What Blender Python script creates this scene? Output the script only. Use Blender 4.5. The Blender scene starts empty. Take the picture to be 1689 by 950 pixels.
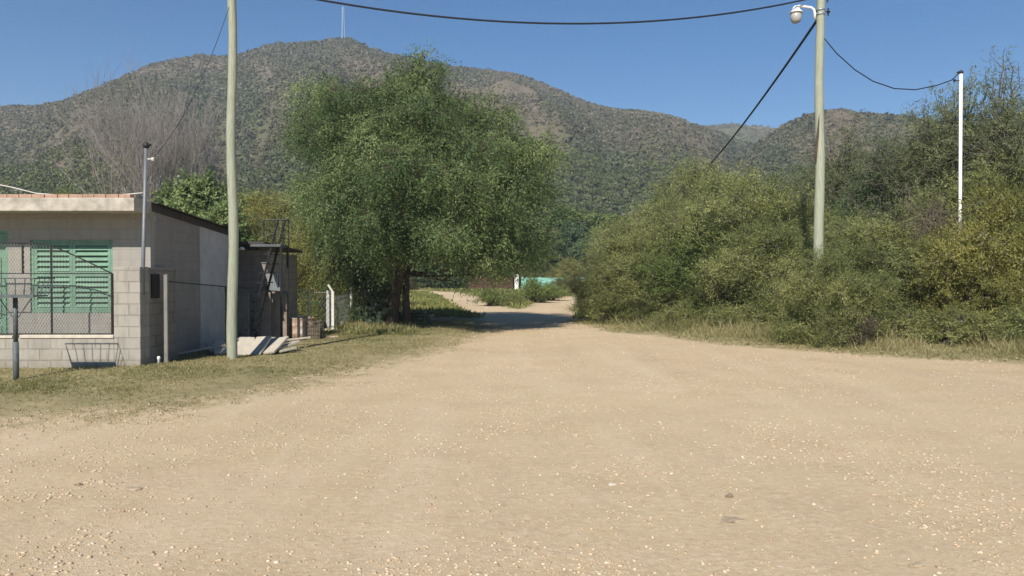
import bpy, math, random
import numpy as np
from mathutils import Vector, Matrix
random.seed(7)
R = math.radians
# ------------------------------------------------------------------ camera, light, exposure
F = 1300.0; CX, CY = 844.5, 475.0; HOR = 455.0; CH = 1.7
PITCH = math.atan((CY - HOR) / F)
scn = bpy.context.scene
col = scn.collection
cd = bpy.data.cameras.new('camera'); cam = bpy.data.objects.new('camera', cd); col.objects.link(cam)
cd.sensor_width = 36; cd.lens = 36 * F / 1689; cd.clip_end = 6000; cd.clip_start = .05
cam.location = (0, 0, CH); cam.rotation_euler = (R(90) - PITCH, 0, 0)
scn.camera = cam
SUN_EL = R(41); TX, TY = .28, .96
w = bpy.data.worlds.new('World'); scn.world = w; w.use_nodes = True
nt = w.node_tree; nt.nodes.clear()
sky = nt.nodes.new('ShaderNodeTexSky'); sky.sky_type = 'NISHITA'; sky.sun_disc = False
sky.sun_elevation = SUN_EL; sky.sun_rotation = math.atan2(-TX, -TY)
sky.altitude = 900; sky.air_density = 1.0; sky.dust_density = 0.0; sky.ozone_density = 4.0
bg = nt.nodes.new('ShaderNodeBackground'); bg.inputs[1].default_value = .063
wo = nt.nodes.new('ShaderNodeOutputWorld')
hs = nt.nodes.new('ShaderNodeHueSaturation'); hs.inputs['Saturation'].default_value = 1.32
nt.links.new(sky.outputs[0], hs.inputs['Color']); nt.links.new(hs.outputs[0], bg.inputs[0]); nt.links.new(bg.outputs[0], wo.inputs[0])
sl = bpy.data.lights.new('sun', 'SUN'); sl.energy = 4.3; sl.angle = R(.53); sl.color = (1, .93, .83)
so = bpy.data.objects.new('sun', sl); col.objects.link(so)
hl = math.hypot(TX, TY)
so.rotation_euler = Vector((TX / hl * math.cos(SUN_EL), TY / hl * math.cos(SUN_EL), -math.sin(SUN_EL))).to_track_quat('-Z', 'Y').to_euler()
so.location = (-10, -30, 40)
scn.view_settings.view_transform = 'Standard'; scn.view_settings.look = 'None'
scn.view_settings.gamma = 1; scn.view_settings.exposure = 0.62
scn.cycles.volume_bounces = 1
scn.cycles.max_bounces = 6; scn.cycles.transparent_max_bounces = 16

def ray(px, py):
    x = (px - CX) / F; z = (CY - py) / F; c, s = math.cos(PITCH), math.sin(PITCH)
    return (x, c + z * s, -s + z * c)
def at(px, py, d):
    r = ray(px, py); k = d / r[1]
    return Vector((r[0] * k, d, CH + r[2] * k))
def X(px, d): return (px - CX) / F * d
def Z(py, d): return at(CX, py, d).z

# ------------------------------------------------------------------ noise (numpy)
def h2(ix, iy, s):
    n = (ix.astype(np.int64) * 374761393 + iy.astype(np.int64) * 668265263 + s * 1442695041) & 0xffffffff
    n = ((n ^ (n >> 13)) * 1274126177) & 0xffffffff
    return ((n ^ (n >> 16)) & 0xffff) / 65535.0
def vn(x, y, s=0):
    x = np.asarray(x, float); y = np.asarray(y, float)
    ix, iy = np.floor(x), np.floor(y); fx, fy = x - ix, y - iy
    fx = fx * fx * (3 - 2 * fx); fy = fy * fy * (3 - 2 * fy)
    a, b = h2(ix, iy, s), h2(ix + 1, iy, s); c, d = h2(ix, iy + 1, s), h2(ix + 1, iy + 1, s)
    return (a * (1 - fx) + b * fx) * (1 - fy) + (c * (1 - fx) + d * fx) * fy
def fbm(x, y, s=0, o=4):
    v = 0; a = .5; t = 0
    for i in range(o):
        v = v + a * vn(x * 2 ** i, y * 2 ** i, s + i * 17); t += a; a *= .5
    return v / t
def sst(a, b, x):
    t = np.clip((x - a) / (b - a), 0, 1); return t * t * (3 - 2 * t)

# ------------------------------------------------------------------ object helpers
def tag(o, label=None, cat=None, group=None, kind=None):
    if label: o['label'] = label
    if cat: o['category'] = cat
    if group: o['group'] = group
    if kind: o['kind'] = kind
    return o
def empty(name, loc=(0, 0, 0), label=None, cat=None, group=None, rz=0):
    o = bpy.data.objects.new(name, None); col.objects.link(o); o.location = loc; o.rotation_euler.z = rz
    o.empty_display_size = .1
    return tag(o, label, cat, group)
def npmesh(name, V, Q, mat, parent=None, tint=None, smooth=False):
    V = np.asarray(V, np.float32).reshape(-1, 3); Q = np.asarray(Q, np.int32); k = Q.shape[1]
    me = bpy.data.meshes.new(name)
    me.vertices.add(len(V)); me.vertices.foreach_set('co', V.ravel())
    me.loops.add(Q.size); me.loops.foreach_set('vertex_index', Q.ravel())
    me.polygons.add(len(Q))
    me.polygons.foreach_set('loop_start', np.arange(0, Q.size, k, dtype=np.int32))
    me.polygons.foreach_set('loop_total', np.full(len(Q), k, np.int32))
    if smooth: me.polygons.foreach_set('use_smooth', np.ones(len(Q), bool))
    me.update(calc_edges=True)
    if tint is not None:
        for n, v in (tint.items() if isinstance(tint, dict) else [('tint', tint)]):
            a = me.attributes.new(n, 'FLOAT', 'POINT'); a.data.foreach_set('value', np.asarray(v, np.float32).ravel())
    me.materials.append(mat)
    o = bpy.data.objects.new(name, me); col.objects.link(o)
    if parent: o.parent = parent
    return o
class MB:
    def __init__(s): s.v = []; s.f = []
    def add(s, V, Fs):
        b = len(s.v); s.v += [tuple(p) for p in V]; s.f += [tuple(i + b for i in f) for f in Fs]
    def box(s, c, d, rot=None, taper=1):
        x, y, z = d[0] / 2, d[1] / 2, d[2] / 2
        P = [(-x, -y, -z), (x, -y, -z), (x, y, -z), (-x, y, -z), (-x * taper, -y * taper, z), (x * taper, -y * taper, z), (x * taper, y * taper, z), (-x * taper, y * taper, z)]
        P = [Vector(p) for p in P]
        if rot is not None: P = [rot @ p for p in P]
        s.add([p + Vector(c) for p in P], [(0, 3, 2, 1), (4, 5, 6, 7), (0, 1, 5, 4), (1, 2, 6, 5), (2, 3, 7, 6), (3, 0, 4, 7)])
        return s
    def bx(s, x0, x1, y0, y1, z0, z1): return s.box(((x0 + x1) / 2, (y0 + y1) / 2, (z0 + z1) / 2), (x1 - x0, y1 - y0, z1 - z0))
    def tube(s, pts, r, n=8, cap=True):
        pts = [Vector(p) for p in pts]
        if not hasattr(r, '__len__'): r = [r] * len(pts)
        t0 = (pts[1] - pts[0]).normalized()
        u = t0.orthogonal().normalized(); V = []
        for i, p in enumerate(pts):
            t = (pts[min(i + 1, len(pts) - 1)] - pts[max(i - 1, 0)]).normalized()
            u = (u - t * u.dot(t)).normalized(); w_ = t.cross(u)
            for k in range(n):
                a = 2 * math.pi * k / n; V.append(p + (u * math.cos(a) + w_ * math.sin(a)) * r[i])
        Fs = [(i * n + k, i * n + (k + 1) % n, (i + 1) * n + (k + 1) % n, (i + 1) * n + k) for i in range(len(pts) - 1) for k in range(n)]
        if cap: Fs += [tuple(range(n - 1, -1, -1)), tuple((len(pts) - 1) * n + k for k in range(n))]
        s.add(V, Fs); return s
    def lathe(s, c, prof, n=20):
        V = [(c[0] + r * math.cos(2 * math.pi * k / n), c[1] + r * math.sin(2 * math.pi * k / n), c[2] + z) for r, z in prof for k in range(n)]
        Fs = [(i * n + k, i * n + (k + 1) % n, (i + 1) * n + (k + 1) % n, (i + 1) * n + k) for i in range(len(prof) - 1) for k in range(n)]
        Fs += [tuple(range(n - 1, -1, -1)), tuple((len(prof) - 1) * n + k for k in range(n))]
        s.add(V, Fs); return s
    def build(s, name, mat, parent=None, smooth=False, bevel=0, loc=None):
        me = bpy.data.meshes.new(name); V = s.v
        if loc is not None: V = [(v[0] - loc[0], v[1] - loc[1], v[2] - loc[2]) for v in V]
        me.from_pydata(V, [], s.f); me.update(); me.materials.append(mat)
        if smooth: me.polygons.foreach_set('use_smooth', [len(p.vertices) <= 4 for p in me.polygons])
        o = bpy.data.objects.new(name, me); col.objects.link(o)
        if loc is not None: o.location = loc
        if parent: o.parent = parent
        if bevel:
            m = o.modifiers.new('bevel', 'BEVEL'); m.width = bevel; m.segments = 2; m.limit_method = 'ANGLE'
        return o

# ------------------------------------------------------------------ materials
class M:
    def __init__(s, name, rough=.8, spec=.3):
        s.m = bpy.data.materials.new(name); s.m.use_nodes = True; s.n = s.m.node_tree.nodes; s.l = s.m.node_tree.links
        s.b = s.n['Principled BSDF']; s.b.inputs['Roughness'].default_value = rough; s.b.inputs['Specular IOR Level'].default_value = spec
        s._c = None
    def node(s, t, **k):
        n = s.n.new(t)
        for a, v in k.items():
            if a.startswith('_'): setattr(n, a[1:], v)
            else: s.set(n, a.replace('__', ' '), v)
        return n
    def set(s, n, a, v):
        i = n.inputs[int(a[1:])] if a[0] == 'i' and a[1:].isdigit() else n.inputs[a]
        if hasattr(v, 'links') or isinstance(v, bpy.types.NodeSocket): s.l.new(v, i)
        else: i.default_value = v
    def co(s):
        if not s._c: s._c = s.n.new('ShaderNodeTexCoord').outputs['Object']
        return s._c
    def noise(s, sc, det=4, rough=.6, vec=None, dist=0):
        return s.node('ShaderNodeTexNoise', Vector=vec or s.co(), Scale=sc, Detail=det, Roughness=rough, Distortion=dist).outputs['Fac']
    def mp(s, sc, vec=None, rot=(0, 0, 0)):
        return s.node('ShaderNodeMapping', Vector=vec or s.co(), Scale=sc, Rotation=rot).outputs[0]
    def rng(s, v, a, b, c=0., d=1.):
        n = s.node('ShaderNodeMapRange', i0=v, i1=a, i2=b, i3=c, i4=d); return n.outputs[0]
    def mix(s, f, a, b, mode='MIX'):
        n = s.n.new('ShaderNodeMix'); n.data_type = 'RGBA'; n.blend_type = mode
        for i, v in ((0, f), (6, a), (7, b)):
            if isinstance(v, bpy.types.NodeSocket): s.l.new(v, n.inputs[i])
            else: n.inputs[i].default_value = v if not hasattr(v, '__len__') else (*v[:3], 1)
        return n.outputs[2]
    def math(s, op, a, b=0.):
        return s.node('ShaderNodeMath', _operation=op, i0=a, i1=b).outputs[0]
    def attr(s, name):
        n = s.n.new('ShaderNodeAttribute'); n.attribute_name = name; return n.outputs['Fac']
    def colr(s, v):
        if isinstance(v, bpy.types.NodeSocket): s.l.new(v, s.b.inputs['Base Color'])
        else: s.b.inputs['Base Color'].default_value = (*v, 1)
        return s
    def bump(s, h, dist=.01, st=1.):
        n = s.node('ShaderNodeBump', Strength=st, Distance=dist, Height=h); s.l.new(n.outputs[0], s.b.inputs['Normal']); return s
def plain(name, c, rough=.7, var=.25, sc=6, metal=0, bump=.002, spec=.3):
    m = M(name, rough, spec); n = m.noise(sc, 6)
    m.colr(m.mix(m.rng(n, .3, .7), tuple(x * (1 - var) for x in c), tuple(min(1, x * (1 + var)) for x in c)))
    m.b.inputs['Metallic'].default_value = metal
    if bump: m.bump(m.noise(sc * 8, 3), bump)
    return m.m
def foliage(name, dark, mid, light, trans=.35):
    m = M(name, .55, .25); t = m.attr('tint')
    c = m.mix(m.rng(t, 0, .5), dark, mid); c = m.mix(m.rng(t, .5, 1), c, light)
    m.colr(c)
    tr = m.node('ShaderNodeBsdfTranslucent', Color=m.mix(.5, c, light, 'MIX'))
    mx = m.node('ShaderNodeMixShader', i0=trans); m.l.new(m.b.outputs[0], mx.inputs[1]); m.l.new(tr.outputs[0], mx.inputs[2])
    m.l.new(mx.outputs[0], m.n['Material Output'].inputs[0])
    return m.m

def blockwork(name, axis, base=(.36, .33, .285), mort=(.27, .25, .22), bw=.4, bh=.2, cement=0, msize=.012):
    m = M(name, .92, .15)
    sp = m.node('ShaderNodeSeparateXYZ', Vector=m.co())
    cb = m.node('ShaderNodeCombineXYZ', X=sp.outputs[0 if axis == 'x' else 1], Y=sp.outputs[2])
    wob = m.node('ShaderNodeVectorMath', _operation='ADD', i0=cb.outputs[0], i1=m.node('ShaderNodeVectorMath', _operation='SCALE', i0=m.node('ShaderNodeTexNoise', Vector=m.co(), Scale=3.).outputs['Color'], Scale=.012).outputs[0]).outputs[0]
    b = m.node('ShaderNodeTexBrick', Vector=wob, Scale=1., Mortar__Size=msize)
    b.inputs['Brick Width'].default_value = bw; b.inputs['Row Height'].default_value = bh; b.inputs['Mortar Smooth'].default_value = .3
    b.inputs['Color1'].default_value = (*[c * .86 for c in base], 1); b.inputs['Color2'].default_value = (*[c * 1.1 for c in base], 1); b.inputs['Mortar'].default_value = (*mort, 1)
    n = m.noise(2.2, 8, .7); n2 = m.noise(40, 4)
    c = m.mix(m.rng(n, .35, .7), b.outputs['Color'], tuple(x * 1.12 for x in base))
    c = m.mix(.35, c, m.mix(n2, (.15, .14, .12), (.6, .56, .5)), 'SOFT_LIGHT')
    # damp streaks and dirt
    st = m.noise(1.5, 6, .7, m.mp((5, 5, .7)))
    c = m.mix(m.rng(st, .48, .72, 0, .6), c, tuple(x * .5 for x in base))
    zz = m.math('ADD', sp.outputs[2], m.math('MULTIPLY', m.math('SUBTRACT', m.noise(3.5, 6, .7), .5), .7)); c = m.mix(m.rng(zz, .28, .05, 0, .55), c, (.22, .19, .14))
    bl_ = m.noise(5, 7, .75); c = m.mix(m.rng(bl_, .58, .72, 0, .45), c, tuple(x * .68 for x in base)); c = m.mix(m.rng(bl_, .40, .28, 0, .4), c, tuple(min(1, x * 1.3) for x in base))
    if cement: c = m.mix(cement * .55, c, base)
    m.colr(c)
    h = m.math('ADD', m.math('MULTIPLY', b.outputs['Fac'], -1. * (1 - cement)), m.math('MULTIPLY', n2, .5))
    m.bump(h, .008); return m.m

MAT = {}
# gravel / grass ground, shared by the ground sheet and the road sheet: 'grass' says where turf grows
def ground_mat():
    m = M('dry_ground', .95, .1); co = m.co()
    g = m.attr('grass')
    big = m.noise(.12, 5, .6); mid = m.noise(.9, 6, .65); fine = m.noise(14, 6, .75); vf = m.noise(70, 4, .8)
    streak = m.noise(.8, 5, .6, m.mp((.35, 1.5, 1), rot=(0, 0, R(-8))))
    dirt = m.mix(m.rng(big, .35, .65), (.52, .39, .225), (.61, .475, .29))
    dirt = m.mix(m.rng(mid, .46, .70, 0, .6), dirt, (.44, .315, .18))
    dirt = m.mix(m.rng(streak, .5, .72, 0, .6), dirt, (.60, .45, .30))
    rut = m.noise(.9, 5, .6, m.mp((1.1, .10, 1), rot=(0, 0, R(4)))); dirt = m.mix(m.rng(rut, .52, .70, 0, .5), dirt, (.68, .55, .375)); dirt = m.mix(m.rng(rut, .46, .30, 0, .5), dirt, (.44, .33, .205))
    dirt = m.mix(m.rng(fine, .52, .66, 0, .8), dirt, (.68, .56, .38))
    dirt = m.mix(m.rng(fine, .44, .30, 0, .6), dirt, (.34, .24, .145))
    dirt = m.mix(m.rng(vf, .35, .7, 0, .4), dirt, (.68, .57, .44))
    v = m.node('ShaderNodeTexVoronoi', Vector=m.node('ShaderNodeVectorMath', _operation='ADD', i0=co, i1=m.node('ShaderNodeTexNoise', Vector=co, Scale=30.).outputs['Color']).outputs[0], Scale=22.)
    peb = m.math('MULTIPLY', m.rng(v.outputs['Distance'], .30, .18), m.rng(m.node('ShaderNodeSeparateColor', Color=v.outputs['Color']).outputs[0], .62, .66))
    dirt = m.mix(m.math('MULTIPLY', peb, .75), dirt, m.mix(m.node('ShaderNodeSeparateColor', Color=v.outputs['Color']).outputs[1], (.44, .31, .22), (.78, .68, .53)))
    # tiny coarser stones seen far away too
    v2 = m.node('ShaderNodeTexVoronoi', Vector=co, Scale=7.)
    peb2 = m.math('MULTIPLY', m.rng(v2.outputs['Distance'], .14, .09), m.rng(m.node('ShaderNodeSeparateColor', Color=v2.outputs['Color']).outputs[0], .55, .6))
    dirt = m.mix(m.math('MULTIPLY', peb2, .6), dirt, m.mix(m.node('ShaderNodeSeparateColor', Color=v2.outputs['Color']).outputs[1], (.36, .25, .17), (.80, .70, .55)))
    gn = m.noise(1.1, 6, .7)
    gr = m.mix(m.rng(gn, .35, .65), (.23, .205, .10), (.42, .345, .20))
    gr = m.mix(m.rng(fine, .35, .7, 0, .6), gr, (.31, .27, .14))
    gf = m.math('ADD', g, m.math('MULTIPLY', m.math('SUBTRACT', m.noise(2.2, 7, .75), .5), 1.5))
    gf = m.math('ADD', gf, m.math('MULTIPLY', m.math('SUBTRACT', fine, .5), .8))
    c = m.mix(m.rng(gf, .35, .75), dirt, gr)
    # faint weed film on the gravel
    c = m.mix(m.rng(m.noise(.5, 5, .6, m.mp((1, 1, 1), rot=(0, 0, 1))), .66, .78, 0, .18), c, (.30, .29, .15))
    m.colr(c)
    h = m.math('ADD', m.math('MULTIPLY', fine, .6), m.math('ADD', m.math('MULTIPLY', vf, .25), m.math('MULTIPLY', peb, .6)))
    m.bump(h, .03, .9); return m.m
MAT['ground'] = ground_mat()
def hill_mat():
    m = M('hill_soil', .95, .1)
    a = m.noise(.012, 6, .6); b = m.noise(.06, 6, .7); c_ = m.noise(.35, 4, .7)
    c = m.mix(m.rng(a, .38, .62), (.120, .118, .068), (.165, .132, .092))
    c = m.mix(m.rng(b, .5, .72, 0, .7), c, (.235, .18, .125))
    c = m.mix(m.rng(c_, .45, .6, 0, .7), c, (.10, .11, .055))
    lu = m.attr('lush'); c = m.mix(m.rng(lu, .40, .0, 0, .7), c, (.185, .148, .108)); c = m.mix(m.rng(m.math('ADD', lu, m.math('SUBTRACT', b, .5)), .45, .8, 0, .85), c, (.090, .112, .050))
    rk = m.noise(.09, 7, .8)
    c = m.mix(m.rng(rk, .66, .72, 0, .8), c, (.40, .31, .23))
    m.colr(c); m.bump(m.noise(.5, 6, .8), 1.2, .6); return m.m
MAT['hill'] = hill_mat()
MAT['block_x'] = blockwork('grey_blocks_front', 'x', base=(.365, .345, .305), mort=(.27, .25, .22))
MAT['block_y'] = blockwork('grey_blocks_side_shaded', 'y', base=(.27, .25, .22), mort=(.20, .18, .16))  # same blocks as the front, darkened so the colour carries the side's shade
MAT['block_annex'] = blockwork('annex_blocks_shaded', 'x', base=(.28, .26, .235), mort=(.20, .185, .17))  # annex blocks toned down, the shade on this wall is in the colour
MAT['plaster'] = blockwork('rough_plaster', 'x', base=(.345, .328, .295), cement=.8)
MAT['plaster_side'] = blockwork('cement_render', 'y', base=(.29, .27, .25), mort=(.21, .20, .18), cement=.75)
MAT['plaster_pale'] = plain('pale_grey_render', (.46, .46, .45), .9, .15, 3, bump=.004)
MAT['concrete'] = plain('weathered_concrete', (.42, .385, .32), .9, .35, 5, bump=.006)
MAT['coping'] = plain('pale_coping', (.56, .51, .42), .9, .15, 8, bump=.003)
MAT['brick'] = blockwork('red_brick', 'x', base=(.44, .29, .22), mort=(.5, .42, .33), bw=.24, bh=.06, msize=.008)
MAT['farbrick'] = blockwork('far_brick_shaded', 'x', base=(.10, .055, .042), mort=(.13, .09, .07), bw=.24, bh=.08, msize=.008)  # brick colour darkened to stand for tree shade on the far house
MAT['green'] = plain('sage_green_paint', (.17, .30, .215), .5, .15, 5, bump=.001)
MAT['darkgreen'] = plain('bottle_green_paint', (.05, .15, .09), .5, .15, 5)
MAT['blackm'] = plain('dark_metal', (.035, .035, .035), .5, .3, 12, .4)
MAT['greym'] = plain('galvanised_metal', (.34, .37, .38), .42, .15, 12, .6)
MAT['greypaint'] = plain('dark_grey_paint', (.105, .12, .12), .5, .25, 10)
MAT['roof'] = plain('dark_roof_sheet', (.06, .055, .055), .6, .3, 4)
MAT['tin'] = plain('grey_tin', (.30, .33, .33), .5, .2, 3, .3)
MAT['white'] = plain('white_paint', (.80, .79, .75), .45, .05, 9, bump=.0005)
MAT['offwhite'] = plain('chalky_paint', (.62, .60, .54), .7, .2, 9)
MAT['cable'] = plain('black_cable', (.02, .022, .028), .5, .1, 9, bump=0)
MAT['wire'] = plain('zinc_wire', (.45, .45, .42), .45, .15, 9, .5, bump=0)
MAT['wood'] = plain('brown_boards', (.30, .23, .175), .8, .3, 3)
MAT['slab'] = plain('dusty_slab', (.44, .40, .33), .9, .12, 6, bump=.004)
MAT['fpost'] = plain('dusty_post', (.22, .21, .19), .9, .2, 6)
MAT['rubber'] = plain('dark_rubber', (.03, .03, .03), .8, .1, 9)
MAT['turq'] = plain('turquoise_paint', (.24, .50, .42), .7, .2, 3)
MAT['cactus'] = plain('cactus_green', (.05, .075, .04), .6, .2, 6)
MAT['rock'] = plain('pale_rock', (.52, .42, .29), .95, .25, 14, bump=.02, spec=.05)
MAT['darkrock'] = plain('brown_stone', (.24, .18, .13), .9, .2, 20, bump=.005)
def pole_mat():
    m = M('pale_green_wood', .85, .15)
    g = m.noise(6, 6, .7, m.mp((14, 14, .5))); b = m.noise(1.4, 5)
    c = m.mix(m.rng(g, .35, .65), (.23, .26, .185), (.43, .45, .35)); c = m.mix(m.rng(b, .45, .7, 0, .4), c, (.34, .33, .26))
    c = m.mix(m.rng(m.noise(9, 3, .6, m.mp((9, 9, .22))), .68, .72, 0, .8), c, (.12, .11, .08))
    m.colr(c); m.bump(g, .008); return m.m
MAT['pole'] = pole_mat()
def rust_mat():
    m = M('rusty_drum', .85, .2)
    n = m.noise(6, 7, .75, m.mp((1.5, 1.5, .5))); k = m.noise(11, 5, .7)
    c = m.mix(m.rng(n, .40, .60), (.33, .19, .13), (.52, .45, .36)); c = m.mix(m.rng(k, .55, .7, 0, .8), c, (.14, .06, .04))
    m.colr(c); m.bump(k, .006); return m.m
MAT['rust'] = rust_mat()
def bark(name, a, b):
    m = M(name, .95, .1); n = m.noise(8, 6, .7, m.mp((3, 3, .5))); m.colr(m.mix(m.rng(n, .35, .65), a, b)); m.bump(n, .03); return m.m
MAT['bark'] = bark('dark_bark', (.055, .042, .032), (.13, .10, .078))
MAT['greybark'] = bark('grey_bark', (.12, .105, .09), (.22, .195, .17))
MAT['palebark'] = bark('pale_bare_twigs', (.30, .27, .25), (.46, .42, .385))
MAT['thorn'] = bark('dry_thorn_twigs', (.11, .092, .068), (.22, .185, .135))
g_ = M('frosted_globe', .35, .5); g_.colr((.50, .50, .47)); g_.b.inputs['Transmission Weight'].default_value = .25; MAT['globe'] = g_.m
MAT['leaf_main'] = foliage('fine_green_leaves', (.052, .098, .038), (.140, .200, .075), (.34, .40, .165), .40)
MAT['leaf_shrub'] = foliage('olive_leaves', (.115, .145, .052), (.255, .285, .100), (.44, .44, .18), .48)  # leaf colour raised to carry a pale veil of light over the thicket
MAT['leaf_yellow'] = foliage('yellowing_leaves', (.13, .150, .042), (.27, .275, .078), (.42, .38, .12), .45)
MAT['leaf_dark'] = foliage('dark_leaves', (.050, .088, .042), (.095, .15, .065), (.16, .22, .105))
MAT['leaf_blue'] = foliage('grey_green_leaves', (.105, .135, .060), (.195, .230, .100), (.33, .36, .18), .48)
MAT['leaf_bright'] = foliage('fresh_leaves', (.085, .130, .034), (.15, .205, .055), (.24, .29, .09))
MAT['leaf_broad'] = foliage('broad_leaves', (.11, .165, .055), (.21, .28, .10), (.36, .42, .20))
MAT['grass_dry'] = foliage('dry_grass', (.17, .17, .065), (.27, .24, .11), (.44, .37, .20), .25)
MAT['grass_green'] = foliage('green_grass', (.15, .165, .060), (.25, .24, .10), (.38, .33, .17), .3)
MAT['grass_fresh'] = foliage('meadow_green', (.13, .155, .045), (.21, .23, .068), (.34, .33, .13), .3)
MAT['scrub'] = foliage('hill_scrub', (.088, .104, .052), (.135, .130, .076), (.205, .168, .122), .15)
MAT['scrub_low'] = foliage('foothill_scrub', (.070, .088, .034), (.120, .142, .048), (.19, .21, .075), .2)
def stone_mat():
    m = M('gravel_stones', .9, .15); t = m.attr('tint')
    c = m.mix(m.rng(t, 0, .4), (.36, .27, .185), (.50, .385, .25)); c = m.mix(m.rng(t, .4, 1), c, (.68, .59, .46)); m.colr(c); return m.m
MAT['stone'] = stone_mat()

# ------------------------------------------------------------------ ground and road
LEFT = [(-60, 5.0), (-20, 6.6), (-9, 8.2), (-5.74, 8.9), (-4.3, 9.5), (-3.59, 10.7), (-2.5, 13.6), (-1.41, 17.7), (-.55, 23.5), (-.6, 28), (-.9, 31)]
RIGHT = [(1.9, 31), (2.1, 27.6), (3.0, 23.8), (5.2, 19.1), (7.1, 16.9), (9.7, 15.2), (14, 13.2), (22, 11.5), (60, 9)]
POLY = np.array(LEFT + RIGHT + [(60, -60), (-60, -60)])
TR1 = np.array([(.2, 30), (-.1, 34), (-1.5, 42), (-3.5, 58), (-6.6, 78), (-14, 96), (-30, 108)])
TR2 = np.array([(.8, 30), (1.5, 38), (3.0, 48), (5.4, 62), (11, 78), (24, 92)])
def seg_d(x, y, a, b):
    dx, dy = b[0] - a[0], b[1] - a[1]; t = np.clip(((x - a[0]) * dx + (y - a[1]) * dy) / (dx * dx + dy * dy), 0, 1)
    return np.hypot(x - a[0] - t * dx, y - a[1] - t * dy)
def road_sd(x, y):
    """signed distance to the road edge in metres, negative on the road"""
    x = np.asarray(x, float); y = np.asarray(y, float)
    d = np.full(x.shape, 1e9); ins = np.zeros(x.shape, bool); n = len(POLY)
    for i in range(n):
        a, b = POLY[i], POLY[(i + 1) % n]; d = np.minimum(d, seg_d(x, y, a, b))
        if a[1] != b[1]:
            c = ((a[1] > y) != (b[1] > y)) & (x < (b[0] - a[0]) * (y - a[1]) / (b[1] - a[1]) + a[0]); ins ^= c
    sd = np.where(ins, -d, d)
    for T, wd in ((TR1, 1.25), (TR2, 1.35)):
        dd = np.full(x.shape, 1e9)
        for i in range(len(T) - 1): dd = np.minimum(dd, seg_d(x, y, T[i], T[i + 1]))
        sd = np.minimum(sd, dd - wd)
    return sd + (fbm(x * .5, y * .5, 3) - .5) * 1.0
def gz(x, y):
    x = np.asarray(x, float); y = np.asarray(y, float)
    sd = road_sd(x, y)
    z = (fbm(x * .35, y * .35, 11, 3) - .5) * .05 + (fbm(x * 2.2, y * 2.2, 5, 3) - .5) * .018
    z = z + .07 * sst(0, 1.5, sd) + sst(1.0, 4, sd) * (fbm(x * .3, y * .3, 23) - .5) * .06
    return z
def gz1(x, y): return float(gz(np.array([x]), np.array([y]))[0])
def grassy(x, y):
    sd = road_sd(x, y)
    g = sst(-.9, 1.1, sd)
    # the verge on the left is worn thin towards the road
    left = sst(0, -2.5, x) * sst(32, 24, y)
    worn = sst(-.2, 1.8, sd)
    return g * (1 - left) + left * np.minimum(g, .42 + .55 * worn)
th = np.concatenate([np.linspace(-180, -48, 60, endpoint=False), np.linspace(-48, 48, 500, endpoint=False), np.linspace(48, 180, 60, endpoint=False)])
rr = np.concatenate([[.4, 1, 1.8], np.geomspace(2.6, 130, 270), np.geomspace(140, 3500, 24)])
TH, RR = np.meshgrid(np.radians(th), rr, indexing='ij')
gx, gy = RR * np.sin(TH), RR * np.cos(TH)
GZ = gz(gx, gy) * sst(200, 100, RR); GG = grassy(gx, gy); SD = road_sd(gx, gy)
na, nr = TH.shape
ia, ir = np.meshgrid(np.arange(na), np.arange(nr - 1), indexing='ij')
Q = np.stack([ia * nr + ir, ((ia + 1) % na) * nr + ir, ((ia + 1) % na) * nr + ir + 1, ia * nr + ir + 1], -1).reshape(-1, 4)[:, ::-1]
ctr = na * nr
V = np.stack([gx, gy, GZ], -1).reshape(-1, 3)
go = npmesh('ground', V, Q, MAT['ground'], tint={'grass': GG}, smooth=True); tag(go, 'dry ground with worn olive grass around the gravel road', 'ground', kind='structure')
sdv = SD.ravel(); keep = (sdv[Q].mean(1) < .1) & (np.abs(V[Q, 0]).max(1) < 70) & (np.abs(V[Q, 1]).max(1) < 110)
RQ = Q[keep]; u, inv = np.unique(RQ, return_inverse=True)
RV = V[u].copy(); RV[:, 2] += .004
rd = npmesh('dirt_road', RV, inv.reshape(-1, 4), MAT['ground'], tint={'grass': GG.ravel()[u]}, smooth=True); tag(rd, 'pale tan gravel road widening towards the viewer', 'road', kind='structure')

# ------------------------------------------------------------------ hills
def prof(pts):
    a = np.array(pts, float); t = np.arctan((a[:, 0] - CX) / F); e = (HOR - a[:, 1]) / F * np.cos(t)
    return t, e
P1 = prof([(-1500, 330), (-900, 260), (-400, 215), (-100, 182), (0, 176), (70, 174), (110, 166), (160, 146), (200, 128), (245, 108), (300, 95), (330, 90), (360, 94), (400, 89), (440, 76), (480, 71), (520, 70), (548, 64), (575, 63), (595, 73), (640, 88), (690, 98), (740, 109), (800, 115), (850, 121), (900, 138), (940, 157), (975, 171), (1010, 179), (1050, 182), (1090, 190), (1140, 206), (1180, 216), (1240, 240), (1320, 280), (1500, 340), (3000, 420)])
P2 = prof([(-1500, 420), (700, 330), (850, 240), (940, 195), (985, 178), (1010, 181), (1050, 183), (1090, 190), (1140, 209), (1165, 207), (1200, 203), (1240, 206), (1290, 212), (1400, 225), (1600, 240), (1900, 260), (3000, 300)])
P3 = prof([(-1500, 440), (1000, 400), (1100, 345), (1180, 290), (1240, 240), (1290, 205), (1330, 187), (1380, 178), (1430, 187), (1480, 192), (1560, 205), (1700, 215), (1900, 240), (2300, 270), (3000, 330)])
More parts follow.
